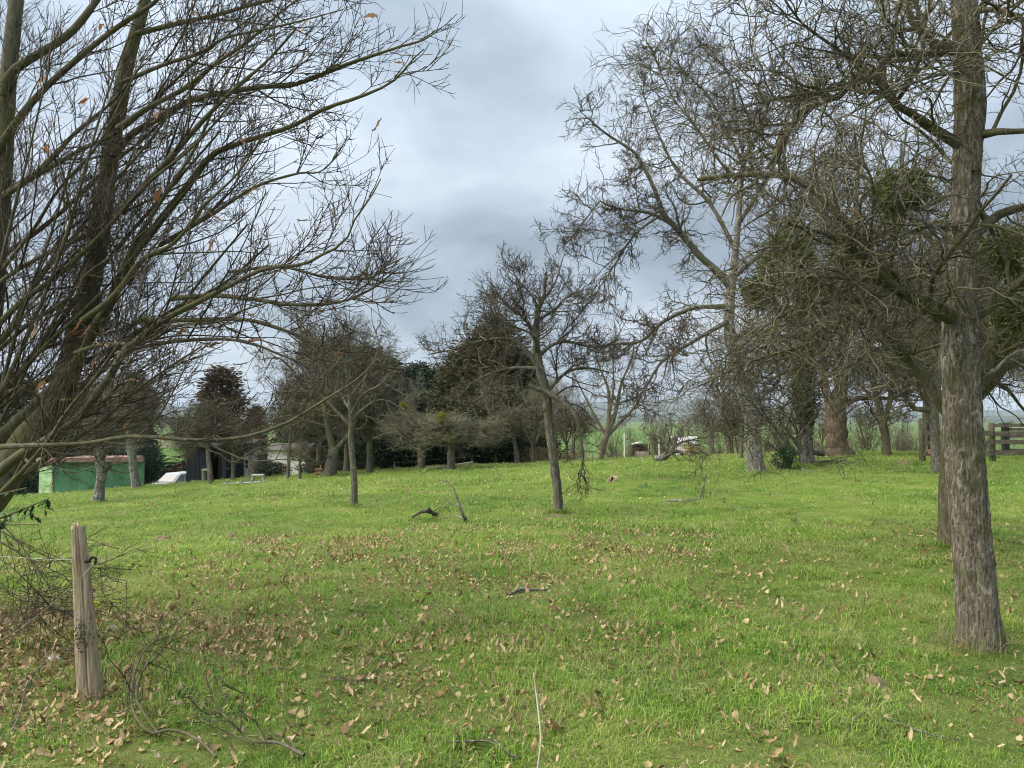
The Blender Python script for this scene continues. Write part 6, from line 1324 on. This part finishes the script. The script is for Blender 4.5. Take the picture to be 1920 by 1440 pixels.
# molehills and bare earth
def mound(px, py, w, label, h=.05):
    b = hit(px, py); n = 22; u = np.linspace(-1, 1, n); X, Y = np.meshgrid(u, u); r = np.sqrt(X * X + Y * Y); ww = w / F * b[1] / 2
    x = b[0] + X * ww; y = b[1] + Y * ww * 1.3; z = ground(x, y) + h * np.clip(1 - r * r, -.25, 1) * (1 + .9 * fbm(x * 14, y * 14, px, 3)) - .004
    i = (np.arange(n - 1)[:, None] * n + np.arange(n - 1)[None]).ravel(); o = mk('molehill', np.stack([x, y, z], -1).reshape(-1, 3), [np.stack([i, i + 1, i + n + 1, i + n], 1)], M['soil']); props(o, label, 'molehill')
M['soil'] = simple('loose_soil', (.15, .115, .07), .95, .45, 30, .8)
mound(298, 1016, 50, 'brown molehill left of the slim tree, nearer the camera', .07); mound(195, 1025, 30, 'small molehill behind the wooden stake', .05); mound(435, 1008, 26, 'low soil patch right of the brown molehill', .04); mound(1425, 1002, 34, 'reddish soil scrape below the daffodil leaves', .035); mound(1640, 1290, 70, 'bare straw coloured earth mound in the right foreground', .035); mound(1043, 966, 42, 'trampled bare soil round the foot of the centre apple tree', .012)
mound(1700, 868, 40, 'dark soil scrape before the fence corner', .06)

# ------------------------------------------------------------------ holly sprig at the left edge
def holly():
    rs = np.random.RandomState(23); org = G(-2.9, 4.3); root = empty('holly_shoot', org, 'dark spiny holly shoot hanging into view at the left edge', 'holly'); n = 7
    t = np.linspace(0, 1, n); w = .5 * np.sin(np.clip(t, .03, .97) * math.pi) ** .7 * .42; w[1::2] *= .55
    mid = np.stack([t, 0 * t, .12 * np.sin(t * 3)], 1); a = mid + np.stack([0 * t + .04, w, .10 * (np.arange(n) % 2 == 0)], 1); b = mid + np.stack([0 * t + .04, -w, .10 * (np.arange(n) % 2 == 0)], 1)
    i = np.arange(n - 1); me = mesh_data('leaf', np.concatenate([mid, a, b]), [np.stack([i, i + 1, i + n + 1, i + n], 1), np.stack([i + 1, i, i + 2 * n, i + 2 * n + 1], 1)], M['holly'])
    stems = [[(-40, 985, 4.3, 5), (10, 968, 4.3, 4), (50, 952, 4.25, 3), (92, 935, 4.2, 2)], [(-40, 940, 4.4, 5), (10, 925, 4.4, 4), (50, 915, 4.4, 3)], [(-40, 1010, 4.3, 5), (0, 985, 4.3, 4), (15, 965, 4.3, 3)], [(-30, 985, 4.3, 3), (25, 984, 4.3, 2), (72, 984, 4.3, 1.5)], [(50, 952, 4.25, 2), (62, 965, 4.25, 2), (66, 972, 4.25, 1)], [(86, 940, 4.2, 2), (86, 950, 4.2, 1.5), (84, 958, 4.2, 1)]]
    for si, s_ in enumerate(stems):
        l = limb_px(s_); limb_mesh('stem', l, root, M['bark_moss'], org, sides=5, n=12, seed=si)
        if si == 3: continue
        sp_ = spline(l, 40); k = 16 if si < 3 else 5
        for q in range(k):
            p = sp_[int((q + .6) / k * 39)][:3]; o = link('leaf', me, root); o.location = [float(v) for v in (p - org)]; s2 = rs.uniform(.036, .06); o.scale = (s2, s2, s2); o.rotation_euler = (rs.uniform(-1, 1), rs.uniform(-.2, 1.4), rs.uniform(0, 6.28))
holly()
# the air over the valley
def haze():
    x0, x1, y0, y1, z0, z1 = -11500, 11500, -30, 9200, -19, 330
    V, Fc = box([(x0 + x1) / 2, (y0 + y1) / 2, (z0 + z1) / 2], [x1 - x0, y1 - y0, z1 - z0]); m, t, b, o = newmat('haze'); t.nodes.remove(b)
    v = N(t, 'ShaderNodeVolumePrincipled'); v.inputs['Color'].default_value = (.72, .84, 1, 1); v.inputs['Density'].default_value = HAZE; v.inputs['Anisotropy'].default_value = .0; t.links.new(v.outputs[0], o.inputs['Volume'])
    ob = mk('haze', V, Fc, m, smooth=False); props(ob, 'thin blue haze over the valley and hills', 'haze', kind='stuff')
HAZE = 9e-5
haze()
